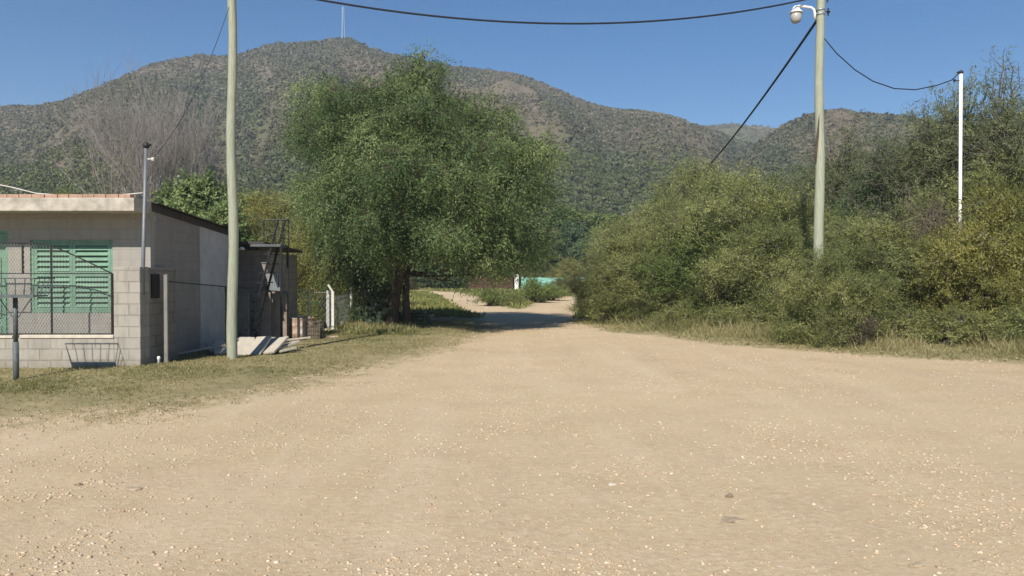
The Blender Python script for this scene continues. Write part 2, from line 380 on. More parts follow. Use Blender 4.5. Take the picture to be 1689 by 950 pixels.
def hz(t, r):
    x, y = r * np.sin(t), r * np.cos(t); H = np.full(t.shape, -3.0)
    for (pt, pe), Rs, r0, pw, sd in ((P1, 520, 112, 1.22, 1), (P2, 760, 300, 1.1, 2), (P3, 360, 125, 1.2, 3)):
        e = np.interp(t, pt, pe) + .0018 * (vn(t * 130, t * 0 + .5, sd + 40) - .5)
        top = e * Rs + CH
        rs = Rs * (1 + .0 * t); uu = (r - r0) / (rs - r0)
        up = np.clip(uu, 0, 1)
        hh = top * np.where(uu < 1, .10 * np.sqrt(up + 1e-6) * (1 - up) + up ** pw, 1 - .75 * np.clip(uu - 1, 0, 2) ** 1.2)
        spur = (fbm(t * 9 + .4 * up, up * 1.6, sd + 60, 3) - .5) * .34 + (fbm(t * 26 + up, up * 4, sd + 70, 3) - .5) * .13
        hh = hh + top * spur * 4 * up * (1 - up) * (uu < 1) * .9 - .5
        H = np.maximum(H, np.where(uu > -.02, hh, -3))
    rough = (fbm(x * .03, y * .03, 77, 5) - .5) * 5 * sst(130, 250, r)
    return H + rough * np.where(r < 345, 1, .5) * .8
t_ = np.radians(np.linspace(-62, 62, 760)); r_ = np.concatenate([np.geomspace(104, 535, 200), np.geomspace(545, 1100, 40)])
T2, R2 = np.meshgrid(t_, r_, indexing='ij'); HH = hz(T2, R2)
na2, nr2 = T2.shape; ia, ir = np.meshgrid(np.arange(na2 - 1), np.arange(nr2 - 1), indexing='ij')
Q2 = np.stack([ia * nr2 + ir, (ia + 1) * nr2 + ir, (ia + 1) * nr2 + ir + 1, ia * nr2 + ir + 1], -1).reshape(-1, 4)[:, ::-1]
def lush(t, r):
    u_ = r / 520
    a_ = fbm(t * 26 + u_, u_ * 4, 71, 3); b_ = fbm(t * 11 + .8 * u_, u_ * 3, 91, 4)
    v = .5 + 1.5 * (.5 - a_) + 1.3 * (.5 - b_)
    v = v - .22 * np.exp(-((t - math.atan((800 - CX) / F)) / .13) ** 2) * sst(230, 420, r) - .12 * sst(380, 520, r) + .30 * (1 - sst(170, 330, r))
    return np.clip(v, 0, 1)
ho = npmesh('hills', np.stack([R2 * np.sin(T2), R2 * np.cos(T2), HH], -1), Q2, MAT['hill'], tint={'lush': lush(T2, R2)}, smooth=True); tag(ho, 'scrub covered brown green mountain ridge behind the village', 'hills', kind='structure')

# ------------------------------------------------------------------ foliage machinery
RG = np.random.default_rng(5)
def unit(v): return v / (np.linalg.norm(v, axis=-1, keepdims=True) + 1e-9)
def leaf_quads(c, a, b, L, W):
    """rhombic leaves: c base, a along, b across"""
    L = np.asarray(L)[..., None]; W = np.asarray(W)[..., None]
    V = np.stack([c, c + a * L * .45 + b * W * .5, c + a * L, c + a * L * .45 - b * W * .5], -2)
    return V.reshape(-1, 3)
def quads_for(V): return np.arange(len(V), dtype=np.int32).reshape(-1, 4)
def clumps(C, rad, n, size, flat=.75, rg=RG):
    """small leafy clumps for far scrub: C (N,3) centres, rad (N,) radii, n faces each"""
    N = len(C); d = unit(rg.normal(size=(N, n, 3))); d[..., 2] = np.abs(d[..., 2]) * 1.0 - .15
    p = C[:, None] + d * (rad[:, None, None] * rg.uniform(.55, 1.05, (N, n, 1))) * np.array([1, 1, flat])
    a = unit(rg.normal(size=(N, n, 3)) + d * .3); b = unit(np.cross(a, d + rg.normal(size=(N, n, 3)) * .5))
    s = rad[:, None] * size * rg.uniform(.6, 1.4, (N, n))
    return leaf_quads(p - a * s[..., None] * .5, a, b, s, s * .8)
# hillside scrub, thousands of bushes nobody could count
def scatter_hill(N, r0, r1, thr, seed, pw=1.):
    rg = np.random.default_rng(seed); t = rg.uniform(R(-40), R(40), N); r = r0 + (r1 - r0) * rg.uniform(0, 1, N) ** pw
    x, y = r * np.sin(t), r * np.cos(t)
    k = (fbm(x * .018, y * .018, 5) * .6 + fbm(x * .07, y * .07, 6) * .4 + rg.uniform(-.12, .12, N) + .20 * (lush(t, r) - .5)) > thr
    t, r, x, y = t[k], r[k], x[k], y[k]; return x, y, hz(t, r), r, rg
x, y, z, r, rg = scatter_hill(72000, 150, 545, .33, 1)
rad = rg.uniform(.4, 1.05, len(x)) * (.75 + r / 700) * np.where(rg.uniform(size=len(x)) < .08, 1.7, 1)
lu_ = lush(np.arctan2(x, y), r); pt = np.clip(.75 - .75 * lu_ + rg.uniform(-.24, .24, len(x)), 0, 1); rad = rad * (.8 + .5 * lu_)
V = clumps(np.stack([x, y, z + rad * .1], -1), rad, 13, .75, .5, rg)
tag(npmesh('hillside_scrub', V, quads_for(V), MAT['scrub'], tint=np.repeat(pt, 52)), 'low thorny scrub dotting the mountain slopes', 'scrub', kind='stuff')
x, y, z, r, rg = scatter_hill(24000, 340, 790, .38, 2)
rad = rg.uniform(.9, 1.9, len(x)); V = clumps(np.stack([x, y, z + rad * .1], -1), rad, 12, .75, .5, rg)
tag(npmesh('far_ridge_scrub', V, quads_for(V), MAT['scrub'], tint=np.repeat(np.clip(rg.uniform(0, .8, len(x)), 0, 1), 48)), 'sparse scrub on the farther ridge and skyline', 'scrub', kind='stuff')
x, y, z, r, rg = scatter_hill(9000, 112, 255, .34, 3, 1.3)
rad = rg.uniform(.8, 1.9, len(x)); V = clumps(np.stack([x, y, z + rad * .25], -1), rad, 60, .34, .9, rg)
pt = np.clip(fbm(x * .03, y * .03, 33) * .9 + rg.uniform(-.3, .3, len(x)), 0, 1)
tag(npmesh('foothill_scrub', V, quads_for(V), MAT['scrub_low'], tint=np.clip(np.repeat(pt, 240) + np.repeat(rg.uniform(-.12, .12, len(x) * 60), 4), 0, 1)), 'dense green thicket covering the foot of the mountain', 'scrub', kind='stuff')

def crown_np(blobs, rg, twigs, m=9, k=9, L=.07, W=.028, sl=.38, droop=.35, jut=1.05, inner=.45, up=0., spread=.9):
    """blobs: (cx,cy,cz,rx,ry,rz). returns leaf verts, tint, twig polylines (T,5,3)"""
    B = np.array(blobs, float); area = (B[:, 3] * B[:, 5]); pr = area / area.sum()
    bi = rg.choice(len(B), twigs, p=pr); b = B[bi]
    d = unit(rg.normal(size=(twigs, 3)) + np.array([0, 0, up]))
    tip = b[:, :3] + d * b[:, 3:] * rg.uniform(.72, jut, (twigs, 1))
    root = b[:, :3] + (tip - b[:, :3]) * rg.uniform(inner - .2, inner + .1, (twigs, 1)) + rg.normal(size=(twigs, 3)) * b[:, 3:] * .10
    tt = np.linspace(0, 1, 5)[None, :, None]; ln = np.linalg.norm(tip - root, axis=1)[:, None, None]
    P = root[:, None] * (1 - tt) + tip[:, None] * tt; P[..., 2] += (4 * tt * (1 - tt) * ln * .16 * (1 if droop > 0 else -.5))[..., 0]
    P[:, 1:4] += rg.normal(size=(twigs, 3, 3)) * ln * .045
    s = rg.uniform(.12, 1.0, (twigs, m)); i = np.minimum((s * 4).astype(int), 3); f = (s * 4 - i)[..., None]; ar = np.arange(twigs)[:, None]
    base = P[ar, i] * (1 - f) + P[ar, i + 1] * f; tan = unit(P[ar, i + 1] - P[ar, i])
    sd = unit(tan * .7 + unit(rg.normal(size=(twigs, m, 3))) * spread + np.array([0, 0, -droop]))
    side = unit(np.cross(sd, rg.normal(size=(twigs, m, 3))))
    sL = sl * rg.uniform(.5, 1.25, (twigs, m, 1, 1))
    q = np.linspace(.08, 1, k)[None, None, :, None]
    pos = base[:, :, None] + sd[:, :, None] * sL * q + np.array([0, 0, -1.]) * (q ** 2) * sL * droop * .55
    pos = pos + rg.normal(size=pos.shape) * sl * .05
    sg = np.where(np.arange(k) % 2 == 0, 1, -1)[None, None, :, None]
    a = unit(sd[:, :, None] * .75 + side[:, :, None] * sg * .8 + rg.normal(size=pos.shape) * .28 + np.array([0, 0, -droop * .3]))
    nd = unit((pos - b[:, None, None, :3]) / b[:, None, None, 3:])
    bb = unit(np.cross(a, nd + rg.normal(size=pos.shape) * .42 + np.array([0, 0, .25])))
    ll = L * rg.uniform(.6, 1.35, pos.shape[:3]); V = leaf_quads(pos, a, bb, ll, ll * W / L)
    bt = rg.uniform(-.15, .45, len(B))[bi]; tw = rg.uniform(-.15, .15, twigs)
    ti = np.clip(.25 + bt[:, None, None] + tw[:, None, None] + rg.uniform(-.18, .28, pos.shape[:3]) + rg.uniform(-.12, .12, (twigs, m, 1)), 0, 1)
    return V, np.repeat(ti.ravel(), 4), P
def surface_clumps(bl, rg, space, rad, rz):
    B = np.array(bl, float); pr = B[:, 3] * B[:, 5]; pr = pr / pr.sum(); n = 6000
    i = rg.choice(len(B), n, p=pr); d = unit(rg.normal(size=(n, 3))); p = B[i, :3] + d * B[i, 3:]
    q = (p[:, None] - B[None, :, :3]) / B[None, :, 3:]; inside = ((q ** 2).sum(-1) < .80).any(1); p = p[~inside]; d = d[~inside]; i = i[~inside]
    keep = []
    for k in range(len(p)):
        if all(((p[k] - p[j]) ** 2).sum() > space ** 2 for j in keep): keep.append(k)
    out = []
    for k in keep:
        s_ = rg.uniform(.7, 1.3); c = p[k] - d[k] * rad * .35; out.append((c[0], c[1], c[2], rad * s_, rad * s_, rz * s_))
    return out
def tubes_np(P, r0, r1, n=3):
    T, S, _ = P.shape; tan = unit(np.gradient(P, axis=1)); ref = np.where(np.abs(tan[..., 2:3]) > .9, np.array([1., 0, 0]), np.array([0, 0, 1.]))
    u = unit(np.cross(tan, ref)); v = np.cross(tan, u); rr_ = np.linspace(0, 1, S)[None, :, None, None]
    r0 = np.asarray(r0, float).reshape(-1, 1, 1, 1); r1 = np.asarray(r1, float).reshape(-1, 1, 1, 1); rad = r0 * (1 - rr_) + r1 * rr_
    an = np.arange(n) * 2 * math.pi / n; V = P[:, :, None] + (u[:, :, None] * np.cos(an)[:, None] + v[:, :, None] * np.sin(an)[:, None]) * rad
    t, s, k = np.meshgrid(np.arange(T), np.arange(S - 1), np.arange(n), indexing='ij'); b = (t * S + s) * n; k2 = (k + 1) % n
    return V.reshape(-1, 3), np.stack([b + k, b + k2, b + n + k2, b + n + k], -1).reshape(-1, 4)
def limb(mb, a, b, r0, r1, rg, bend=.12, n=7, segs=7):
    a, b = Vector(a), Vector(b); ln = (b - a).length; o1 = Vector(rg.normal(size=3)) * ln * bend
    pts = []; 
    for i in range(segs):
        t = i / (segs - 1); p = a.lerp(b, t) + o1 * (4 * t * (1 - t)) * .5 + Vector((0, 0, -1)) * (4 * t * (1 - t)) * ln * .05
        if 0 < i < segs - 1: p += Vector(rg.normal(size=3)) * ln * .018
        pts.append(p)
    mb.tube(pts, [r0 + (r1 - r0) * (i / (segs - 1)) for i in range(segs)], n)
    return pts
def tree_parts(root, blobs, rg, leafm, barkm, twigs, stems, tr=.012, clump=None, **kw):
    """stems: list of (point list, r0, r1). limbs join the nearest stem to every blob"""
    if clump:
        cl = surface_clumps(blobs, rg, *clump)
        V, ti, P = crown_np(cl, rg, int(twigs * .78), **kw)
        V2, ti2, P2 = crown_np([(b[0], b[1], b[2], b[3] * .8, b[4] * .8, b[5] * .8) for b in blobs], rg, int(twigs * .22), **kw)
        V = np.concatenate([V, V2]); ti = np.concatenate([ti, ti2]); P = np.concatenate([P, P2])
    else: V, ti, P = crown_np(blobs, rg, twigs, **kw)
    mb = MB(); nodes = []
    for pts, r0, r1 in stems:
        n = len(pts); mb.tube(pts, [(r0 * (1.35 if i == 0 else 1)) + (r1 - r0) * i / (n - 1) for i in range(n)], 10)
        nodes += [(Vector(p), r0 + (r1 - r0) * i / (n - 1)) for i, p in enumerate(pts) if i >= n // 2]
    br = MB(); r_l = min(.5 * max(s[2] for s in stems), .09)
    for b in blobs:
        c = Vector(b[:3]); nd = min(nodes, key=lambda q: (q[0] - c).length + max(0, q[0].z - c.z) * 2)
        pts = limb(br, nd[0], c, max(nd[1] * .6, r_l * .6), .018, rg)
        for _ in range(3):
            d = Vector(rg.normal(size=3)); d.normalize()
            limb(br, pts[int(rg.integers(3, 6))], c + Vector((d.x * b[3], d.y * b[4], abs(d.z) * b[5])) * .7, .02, .006, rg, n=4, segs=4)
    mb.build('trunk', barkm, root, smooth=True)
    tv, tq = tubes_np(P, tr, .003)
    bv = np.array(br.v); nb = len(bv)
    quads = np.array([f for f in br.f if len(f) == 4] or [(0, 0, 0, 0)])
    npmesh('branches', np.concatenate([bv, tv]), np.concatenate([quads, tq + nb]), barkm, root)
    npmesh('crown', V, quads_for(V), leafm, root, tint=ti)
def shrub_blobs(rg, w_, d_, h_, n=11, low=.12, top=.3):
    out = []
    for i in range(n):
        a = rg.uniform(0, 2 * math.pi); q = rg.uniform(0, 1) ** .6; zz = rg.uniform(low, 1)
        k = math.sqrt(max(.0, 1 - (max(0, zz - .35) / .65) ** 2)) * (.7 + .3 * min(1, zz / .3))
        r = rg.uniform(.22, .34); rz = rg.uniform(.16, .26)
        out.append((math.cos(a) * q * k * w_ * .34, math.sin(a) * q * k * d_ * .34, zz * h_ * (1 - rz), r * w_ * (.55 + .45 * k), r * d_ * (.55 + .45 * k), rz * h_))
    return out
def make_shrub(name, seed, w_, h_, leafm, barkm, twigs, stems=5, label=None, cat='shrub', group=None, n=12, **kw):
    rg = np.random.default_rng(seed); root = empty(name, (0, 0, 0), label, cat, group)
    bl = shrub_blobs(rg, w_, w_, h_, n)
    st = []
    for s in range(stems):
        b = bl[int(rg.integers(0, len(bl)))]; a0 = Vector((rg.normal() * .12, rg.normal() * .12, -.1))
        e = Vector((b[0] * .7, b[1] * .7, b[2] * .8)); pts = [a0.lerp(e, i / 5) + Vector(rg.normal(size=3)) * .04 * i for i in range(6)]
        st.append((pts, .035 + .012 * h_, .02))
    tree_parts(root, bl, rg, leafm, barkm, twigs, st, **kw)
    return root
def kids(o, allo): return [c for c in allo if c.parent is o]
def copy_tree(o, label=None, cat=None, group=None, leafm=None):
    c = o.copy(); col.objects.link(c)
    for ch in list(o.children):
        d = ch.copy(); col.objects.link(d); d.parent = c
        if leafm and ch.name.startswith('crown'):
            d.material_slots[0].link = 'OBJECT'; d.material_slots[0].material = leafm
    if label: c['label'] = label
    if cat: c['category'] = cat
    if group: c['group'] = group
    return c
def put(o, px, d, rz=0, s=(1, 1, 1), dz=0):
    x = X(px, d); o.location = (x, d, gz1(x, d) + dz); o.rotation_euler.z = rz; o.scale = s

# ------------------------------------------------------------------ the big shade tree
D0 = 25.2
def big_tree():
    rg = np.random.default_rng(12); bx_, by_ = X(652, D0), D0
    root = empty('shade_tree', (bx_, by_, gz1(bx_, by_)), 'large round green shade tree with two trunks standing beside the gravel road', 'tree')
    def loc(px, py, dd=0): 
        p = at(px, py, D0 + dd); return (p.x - bx_, p.y - by_, p.z)
    bl = []
    spec = [ # px, py, depth offset, radius m (x), (z)
        (692, 100, 0, .52, .70), (690, 130, 0, .62, .70), (692, 158, .1, 1.2, .85), (635, 158, .2, 1.1, .7), (745, 160, .1, 1.0, .7), (580, 178, 0, 1.1, .8), (800, 205, .2, 1.1, .8), (865, 262, .1, 1.0, .8), (530, 165, .4, .9, .6), (740, 175, .2, .95, .75), (690, 215, -.8, 1.6, 1.1), (790, 215, .3, 1.1, .8),
        (540, 225, -.3, 1.25, .95), (620, 250, -1.5, 1.5, 1.1), (755, 250, -1.4, 1.4, 1.0), (840, 250, .2, 1.0, .85), (520, 300, 0, .95, .8), (590, 320, -2.2, 1.5, 1.1), (680, 310, -2.6, 1.6, 1.2), (780, 320, -2.3, 1.5, 1.1), (850, 305, -.6, 1.1, .95), (875, 330, .5, .8, .8),
        (540, 340, -.6, .95, .75), (572, 380, -1.2, .85, .7), (615, 385, -2.6, 1.1, .9), (665, 402, -2.7, 1.1, .7), (720, 390, -2.8, 1.3, .9), (775, 398, -2.6, 1.1, .75), (820, 385, -1.8, 1.25, .95), (868, 385, -.3, .85, .9), (840, 412, -.9, .95, .6), (740, 418, -1.8, 1.0, .55), (805, 436, -1.2, .9, .42), (862, 420, -.4, .7, .5), (618, 415, -1.6, .7, .55), 
        (600, 260, 2.2, 1.7, 1.3), (700, 220, 2.4, 1.8, 1.3), (800, 280, 2.3, 1.6, 1.3), (575, 320, 2.2, 1.3, 1.1), (680, 340, 2.8, 1.7, 1.4), (800, 380, 2.4, 1.5, 1.2), (618, 378, 2.2, 1.1, .75), (720, 390, 2.6, 1.4, .8), (840, 395, 1.8, 1.0, .7), (690, 270, .2, 2.0, 1.6), (640, 350, .2, 1.6, 1.2), (760, 350, .2, 1.6, 1.2)]
    for px, py, dd, rx, rz in spec:
        c = loc(px, py, dd); kk = .80 if dd < 1 else .88; bl.append((c[0], c[1], c[2], rx * kk, rx * kk, rz * kk))
    s1 = [Vector(loc(648, 548)), Vector(loc(648, 520)), Vector(loc(652, 490)), Vector(loc(660, 455)), Vector(loc(670, 400)), Vector(loc(680, 330)), Vector(loc(688, 260)), Vector(loc(690, 190))]
    s2 = [Vector(loc(671, 545, .1)), Vector(loc(671, 520, .1)), Vector(loc(669, 490, .1)), Vector(loc(672, 455, .2)), Vector(loc(700, 400, .4)), Vector(loc(740, 340, .3)), Vector(loc(770, 290, .2))]
    for s in (s1, s2): s[0].z = -.1
    tree_parts(root, bl, rg, MAT['leaf_main'], MAT['bark'], 3700, [(s1, .21, .06), (s2, .14, .05)], tr=.014, clump=(1.35, .84, .50), m=8, k=13, L=.085, W=.03, sl=.62, droop=.5, jut=1.3, inner=.5, spread=.7)
big_tree()

# ------------------------------------------------------------------ shrubs and trees: one of each kind, then copies
fine = dict(clump=(.72, .46, .34), m=9, k=9, L=.075, W=.025, sl=.34, droop=.05, jut=1.85, up=.45, spread=.9)
proto = {}
proto['A'] = make_shrub('thorn_shrub', 21, 4, 4, MAT['leaf_shrub'], MAT['greybark'], 980, n=15, **fine)
proto['B'] = make_shrub('thorn_shrub', 22, 4, 4, MAT['leaf_shrub'], MAT['greybark'], 880, n=13, **{**fine, 'droop': .25})
proto['C'] = make_shrub('thorn_shrub', 23, 4, 3, MAT['leaf_shrub'], MAT['greybark'], 900, n=12, **{**fine, 'sl': .42, 'jut': 1.3})
proto['T'] = make_shrub('airy_tree', 24, 5, 8, MAT['leaf_blue'], MAT['greybark'], 1250, n=17, stems=3, cat='tree', **{**fine, 'clump': None, 'jut': 1.5, 'm': 10, 'sl': .34, 'inner': .3, 'tr': .02})
proto['U'] = make_shrub('airy_tree', 25, 5, 7, MAT['leaf_blue'], MAT['greybark'], 1350, n=18, stems=3, cat='tree', **{**fine, 'clump': None, 'jut': 1.42, 'm': 10, 'inner': .3, 'tr': .018})
proto['D'] = make_shrub('dense_tree', 26, 6, 6, MAT['leaf_dark'], MAT['bark'], 700, n=16, stems=2, cat='tree', m=9, k=8, L=.2, W=.12, sl=.6, droop=.3, jut=1.05)
proto['P'] = make_shrub('broadleaf_tree', 27, 4, 6, MAT['leaf_broad'], MAT['greybark'], 420, n=12, stems=3, cat='tree', m=8, k=8, L=.13, W=.09, sl=.45, droop=.1, jut=1.35, up=.8)
proto['L'] = make_shrub('low_bush', 28, 1.6, 1.1, MAT['leaf_shrub'], MAT['greybark'], 190, n=8, m=7, k=8, L=.06, W=.022, sl=.22, droop=.0, jut=1.4, up=.5, tr=.006)
proto['X'] = make_shrub('dry_bush', 29, 2.5, 3, MAT['thorn'], MAT['thorn'], 900, n=10, m=8, k=4, L=.10, W=.008, sl=.3, droop=.0, jut=1.25, up=.2, tr=.012)
DIM = dict(A=(4, 4), B=(4, 4), C=(4, 3), T=(5, 8), U=(5, 7), D=(6, 6), P=(4, 6), L=(1.6, 1.1), X=(2.5, 3))
used = set()
def plant(k, px, d, w_, h_, label, rz=None, leaf=None, group=None, cat=None, dz=0):
    src = proto[k]; W0, H0 = DIM[k]
    o = src if (k not in used) else copy_tree(src)
    if k not in used:
        used.add(k)
        if leaf:
            for ch in o.children:
                if ch.name.startswith('crown'): ch.material_slots[0].link = 'OBJECT'; ch.material_slots[0].material = MAT[leaf]
    elif leaf or True:
        want = leaf
        for ch in o.children:
            if ch.name.startswith('crown'):
                if want: ch.material_slots[0].link = 'OBJECT'; ch.material_slots[0].material = MAT[want]
                else: ch.material_slots[0].link = 'DATA'
    o['label'] = label
    o['category'] = cat or src.get('category', 'shrub')
    if group: o['group'] = group
    elif 'group' in o: del o['group']
    s = w_ / W0
    put(o, px, d, random.uniform(0, 6.28) if rz is None else rz, (s, s, h_ / H0), dz)
    return o
GR = 'shrubs in the roadside thicket'
plant('A', 1052, 28.5, 4.2, 3.2, 'olive thorn shrub at the left end of the roadside thicket', group=GR)
plant('B', 1100, 30, 4.6, 4.5, 'tall olive thorn shrub behind the left end of the thicket', group=GR)
plant('C', 1000, 29.5, 2.2, 1.9, 'low sprawling thorn shrub reaching over the right edge of the track', group=GR)
plant('A', 1222, 27.5, 5.0, 5.4, 'tallest rounded thorn shrub, under the diagonal black cable', group=GR)
plant('B', 1165, 26.4, 4.2, 3.4, 'leafy thorn shrub in front of the tallest rounded one', group=GR, leaf='leaf_bright')
plant('A', 1320, 26, 4.4, 4.4, 'thorn shrub just left of the lamp pole, behind the front row', group=GR)
plant('C', 1265, 24, 4.2, 3.0, 'spreading thorn shrub in the front row, left of the lamp pole', group=GR)
plant('B', 1060, 26.8, 3.0, 1.7, 'low thorn shrub at the grass edge below the left thicket', group=GR)
plant('C', 1362, 18.9, 2.5, 2.1, 'feathery thorn shrub growing against the foot of the lamp pole', group=GR)
plant('A', 1450, 22.5, 4.6, 3.3, 'thorn shrub right behind the foot of the lamp pole', group=GR)
plant('B', 1505, 22, 4.2, 2.7, 'pale twiggy thorn shrub between the lamp pole and the white pole', group=GR)
plant('C', 1650, 19.6, 3.8, 3.6, 'yellowing thorn shrub hiding the foot of the white pole', leaf='leaf_yellow', group=GR)
plant('A', 1600, 20, 2.8, 2.4, 'small yellow green shrub left of the foot of the white pole', leaf='leaf_yellow', group=GR)
plant('A', 1640, 24, 5.0, 5.4, 'light green rounded shrub behind the white pole', leaf='leaf_shrub', group=GR)
plant('B', 1750, 21, 4.4, 4.0, 'olive thorn shrub cut by the right edge of the photo', group=GR)
plant('C', 1450, 28, 5.0, 5.0, 'dark green shrub behind the thicket right of the lamp pole', leaf='leaf_dark', group=GR)
plant('B', 1380, 31, 5.2, 5.4, 'dark shrub deep behind the lamp pole', leaf='leaf_dark', group=GR)
plant('A', 1560, 29, 5.2, 5.6, 'dark green shrub behind the dry brown bush', leaf='leaf_blue', group=GR)
plant('X', 1535, 22.3, 2.8, 4.0, 'leafless dark brown thorn bush in the middle of the right thicket', cat='bush')
plant('X', 1420, 18.3, 1.1, .8, 'small dry brown bush on the verge right of the lamp pole', cat='bush')
plant('X', 1190, 25.6, 2.6, 1.5, 'dry grey twiggy bush at the bottom of the left thicket', cat='bush')
GT = 'airy trees rising behind the thicket'
plant('T', 1385, 31, 6.0, 7.6, 'sparse grey green tree directly behind the lamp pole', group=GT)
plant('T', 1505, 27, 5.2, 7.4, 'sparse tree with spiky branches left of the white pole', group=GT, rz=2.)
plant('U', 1590, 27, 6.2, 8.4, 'tall spiky tree rising behind the top of the white pole', group=GT)
plant('T', 1680, 25, 6.4, 8.4, 'tall spiky tree at the right edge of the photo', group=GT, rz=4.4)
plant('U', 1800, 28, 6.0, 8.6, 'spiky tree cut by the right edge, behind the others', group=GT)
plant('U', 1320, 36, 5.0, 6.6, 'grey green tree showing left of the lamp pole above the thicket', group=GT)
GM = 'trees beyond the fork in the track'
plant('D', 955, 96, 8.5, 8.6, 'dark green round tree beyond the turquoise wall', group=GM)
plant('P', 925, 106, 12.0, 10.8, 'bright green tree left behind the dark round one', leaf='leaf_bright', group=GM)
plant('D', 1000, 106, 14, 10.6, 'bright green tree right behind the dark round one', leaf='leaf_bright', group=GM)
plant('B', 938, 86, 4.2, 3.5, 'small yellow green bush in front of the dark round tree', leaf='leaf_yellow', cat='bush')
plant('A', 1040, 40, 5, 4.6, 'olive shrub behind the left end of the thicket', group=GM)
plant('A', 895, 98, 9, 7.6, 'olive tree by the right side of the shade tree crown', group=GM)
plant('D', 850, 99, 10, 7.4, 'dark tree seen low behind the shade tree', group=GM)
plant('D', 745, 96, 9, 6.0, 'dark tree behind the brick house', group=GM)
plant('A', 1085, 60, 9, 7.0, 'olive tree far behind the left part of the thicket', group=GM)
plant('B', 1200, 58, 10, 8, 'olive tree far behind the tallest shrub', group=GM)
plant('A', 1175, 43, 8.0, 7.6, 'olive tree behind the thicket where the diagonal cable ends', group=GM)
plant('B', 1148, 42, 5.5, 7.6, 'olive tree behind the thicket just left of the diagonal cable end', group=GM)
plant('L', 878, 50, 2.6, 1.6, 'leafy bush on the grass island between the tracks', leaf='leaf_bright')
plant('L', 812, 45, 2.2, 1.0, 'low bush on the left tip of the grass island', leaf='leaf_bright')
plant('L', 845, 44, 1.3, .7, 'small bush in the middle of the grass island')
plant('L', 905, 54, 2.4, 1.2, 'bush at the right end of the grass island in front of the turquoise wall', leaf='leaf_bright')
plant('L', 975, 33, 1.8, 1.2, 'small bush by the right track under the thicket')
for i, (px, d, w_, h_, lb) in enumerate([(1120, 24.8, 1.6, .8, 'low feathery bush on the verge left of the lamp pole'), (1240, 22.7, 1.8, .9, 'low bush at the grass edge halfway to the lamp pole'), (1330, 20.9, 1.8, 1.0, 'low bush just left of the foot of the lamp pole'), (1480, 19.4, 1.8, .9, 'low bush on the verge well right of the lamp pole'), (1570, 18.6, 1.7, .9, 'low bush at the verge below the yellowing shrub'), (1680, 18, 1.7, 1.0, 'low bush at the right edge of the verge')]):
    plant('L', px, d, w_, h_, lb, group='low bushes along the right verge')
GL = 'trees behind the house'
plant('P', 335, 31, 3.6, 5.6, 'leafy light green tree directly behind the roof of the house', group=GL)
plant('P', 285, 32.5, 3.2, 5.3, 'small light green tree left behind the house roof', group=GL)
plant('P', 378, 29, 2.6, 4.4, 'light green tree beside the left utility pole', group=GL)
plant('B', 440, 35, 5, 5.2, 'yellow green tree behind the metal stair', leaf='leaf_yellow', group=GL)
plant('A', 505, 34, 5, 5.3, 'olive tree between the stair and the shade tree', leaf='leaf_shrub', group=GL)
plant('B', 560, 37, 5.5, 5.4, 'olive tree behind the left side of the shade tree', group=GL)
plant('C', 520, 27.5, 3.6, 3.3, 'reddish green shrub behind the white gate', leaf='leaf_yellow', group=GL)
plant('A', 585, 27.2, 3.2, 3.8, 'dark shrub growing under the left side of the shade tree', leaf='leaf_main', group=GL)
plant('D', 420, 58, 9, 8.2, 'dark bushy tree far behind the left utility pole', leaf='leaf_shrub', group=GL)
plant('A', 500, 62, 9, 8.0, 'olive tree far behind the stair', group=GL)
plant('D', 250, 62, 10, 7.5, 'bushy tree far behind the bare tree', leaf='leaf_shrub', group=GL)
plant('B', 110, 60, 10, 7.8, 'olive tree far behind the left end of the roof', group=GL)
plant('D', 10, 60, 10, 7.6, 'bushy tree cut by the left edge behind the roof', leaf='leaf_shrub', group=GL)
plant('B', 640, 99, 13, 6.5, 'olive tree seen between the trunks of the shade tree', group=GL)

# bare tree
def bare_tree():
    px, d = 240, 38; x = X(px, d); rg = random.Random(4)
    root = empty('bare_tree', (x, d, gz1(x, d)), 'leafless pale grey tree with fine upright twigs behind the house', 'tree')
    trunk, br = MB(), MB()
    def grow(mb, p, dr, ln, r, lev):
        pts = [p.copy()]; q = p.copy(); dd = dr.copy()
        for i in range(4):
            dd = (dd + Vector((rg.gauss(0, .09), rg.gauss(0, .09), .05 + rg.gauss(0, .03) + .03))).normalized(); q = q + dd * ln / 4; pts.append(q.copy())
        mb.tube(pts, [r * (1 - .13 * i) for i in range(5)], 6 if lev < 2 else 3, cap=lev == 0)
        if lev >= 6: return
        nk = (5, 4, 3, 2, 3, 2)[lev]
        for j in range(nk):
            t = rg.uniform(.45, 1) if lev > 0 else rg.uniform(.5, 1); bp = pts[min(4, max(1, int(t * 4 + .5)))]
            side = Vector((rg.gauss(0, 1), rg.gauss(0, 1), rg.gauss(0, .25))).normalized()
            nd = (dd * 1.0 + side * rg.uniform(.18, .42)).normalized()
            grow(br, bp, nd, ln * rg.uniform(.66, .88), max(r * .5, .0075), lev + 1)
    for a in (-.8, -.3, .2, .8):
        grow(trunk, Vector((a * .25, rg.uniform(-.2, .2), -.1)), Vector((a * .18, rg.uniform(-.3, .3), 1)).normalized(), 3.45, .12, 0)
    trunk.build('trunk', MAT['palebark'], root, smooth=True); br.build('branches', MAT['palebark'], root)
bare_tree()

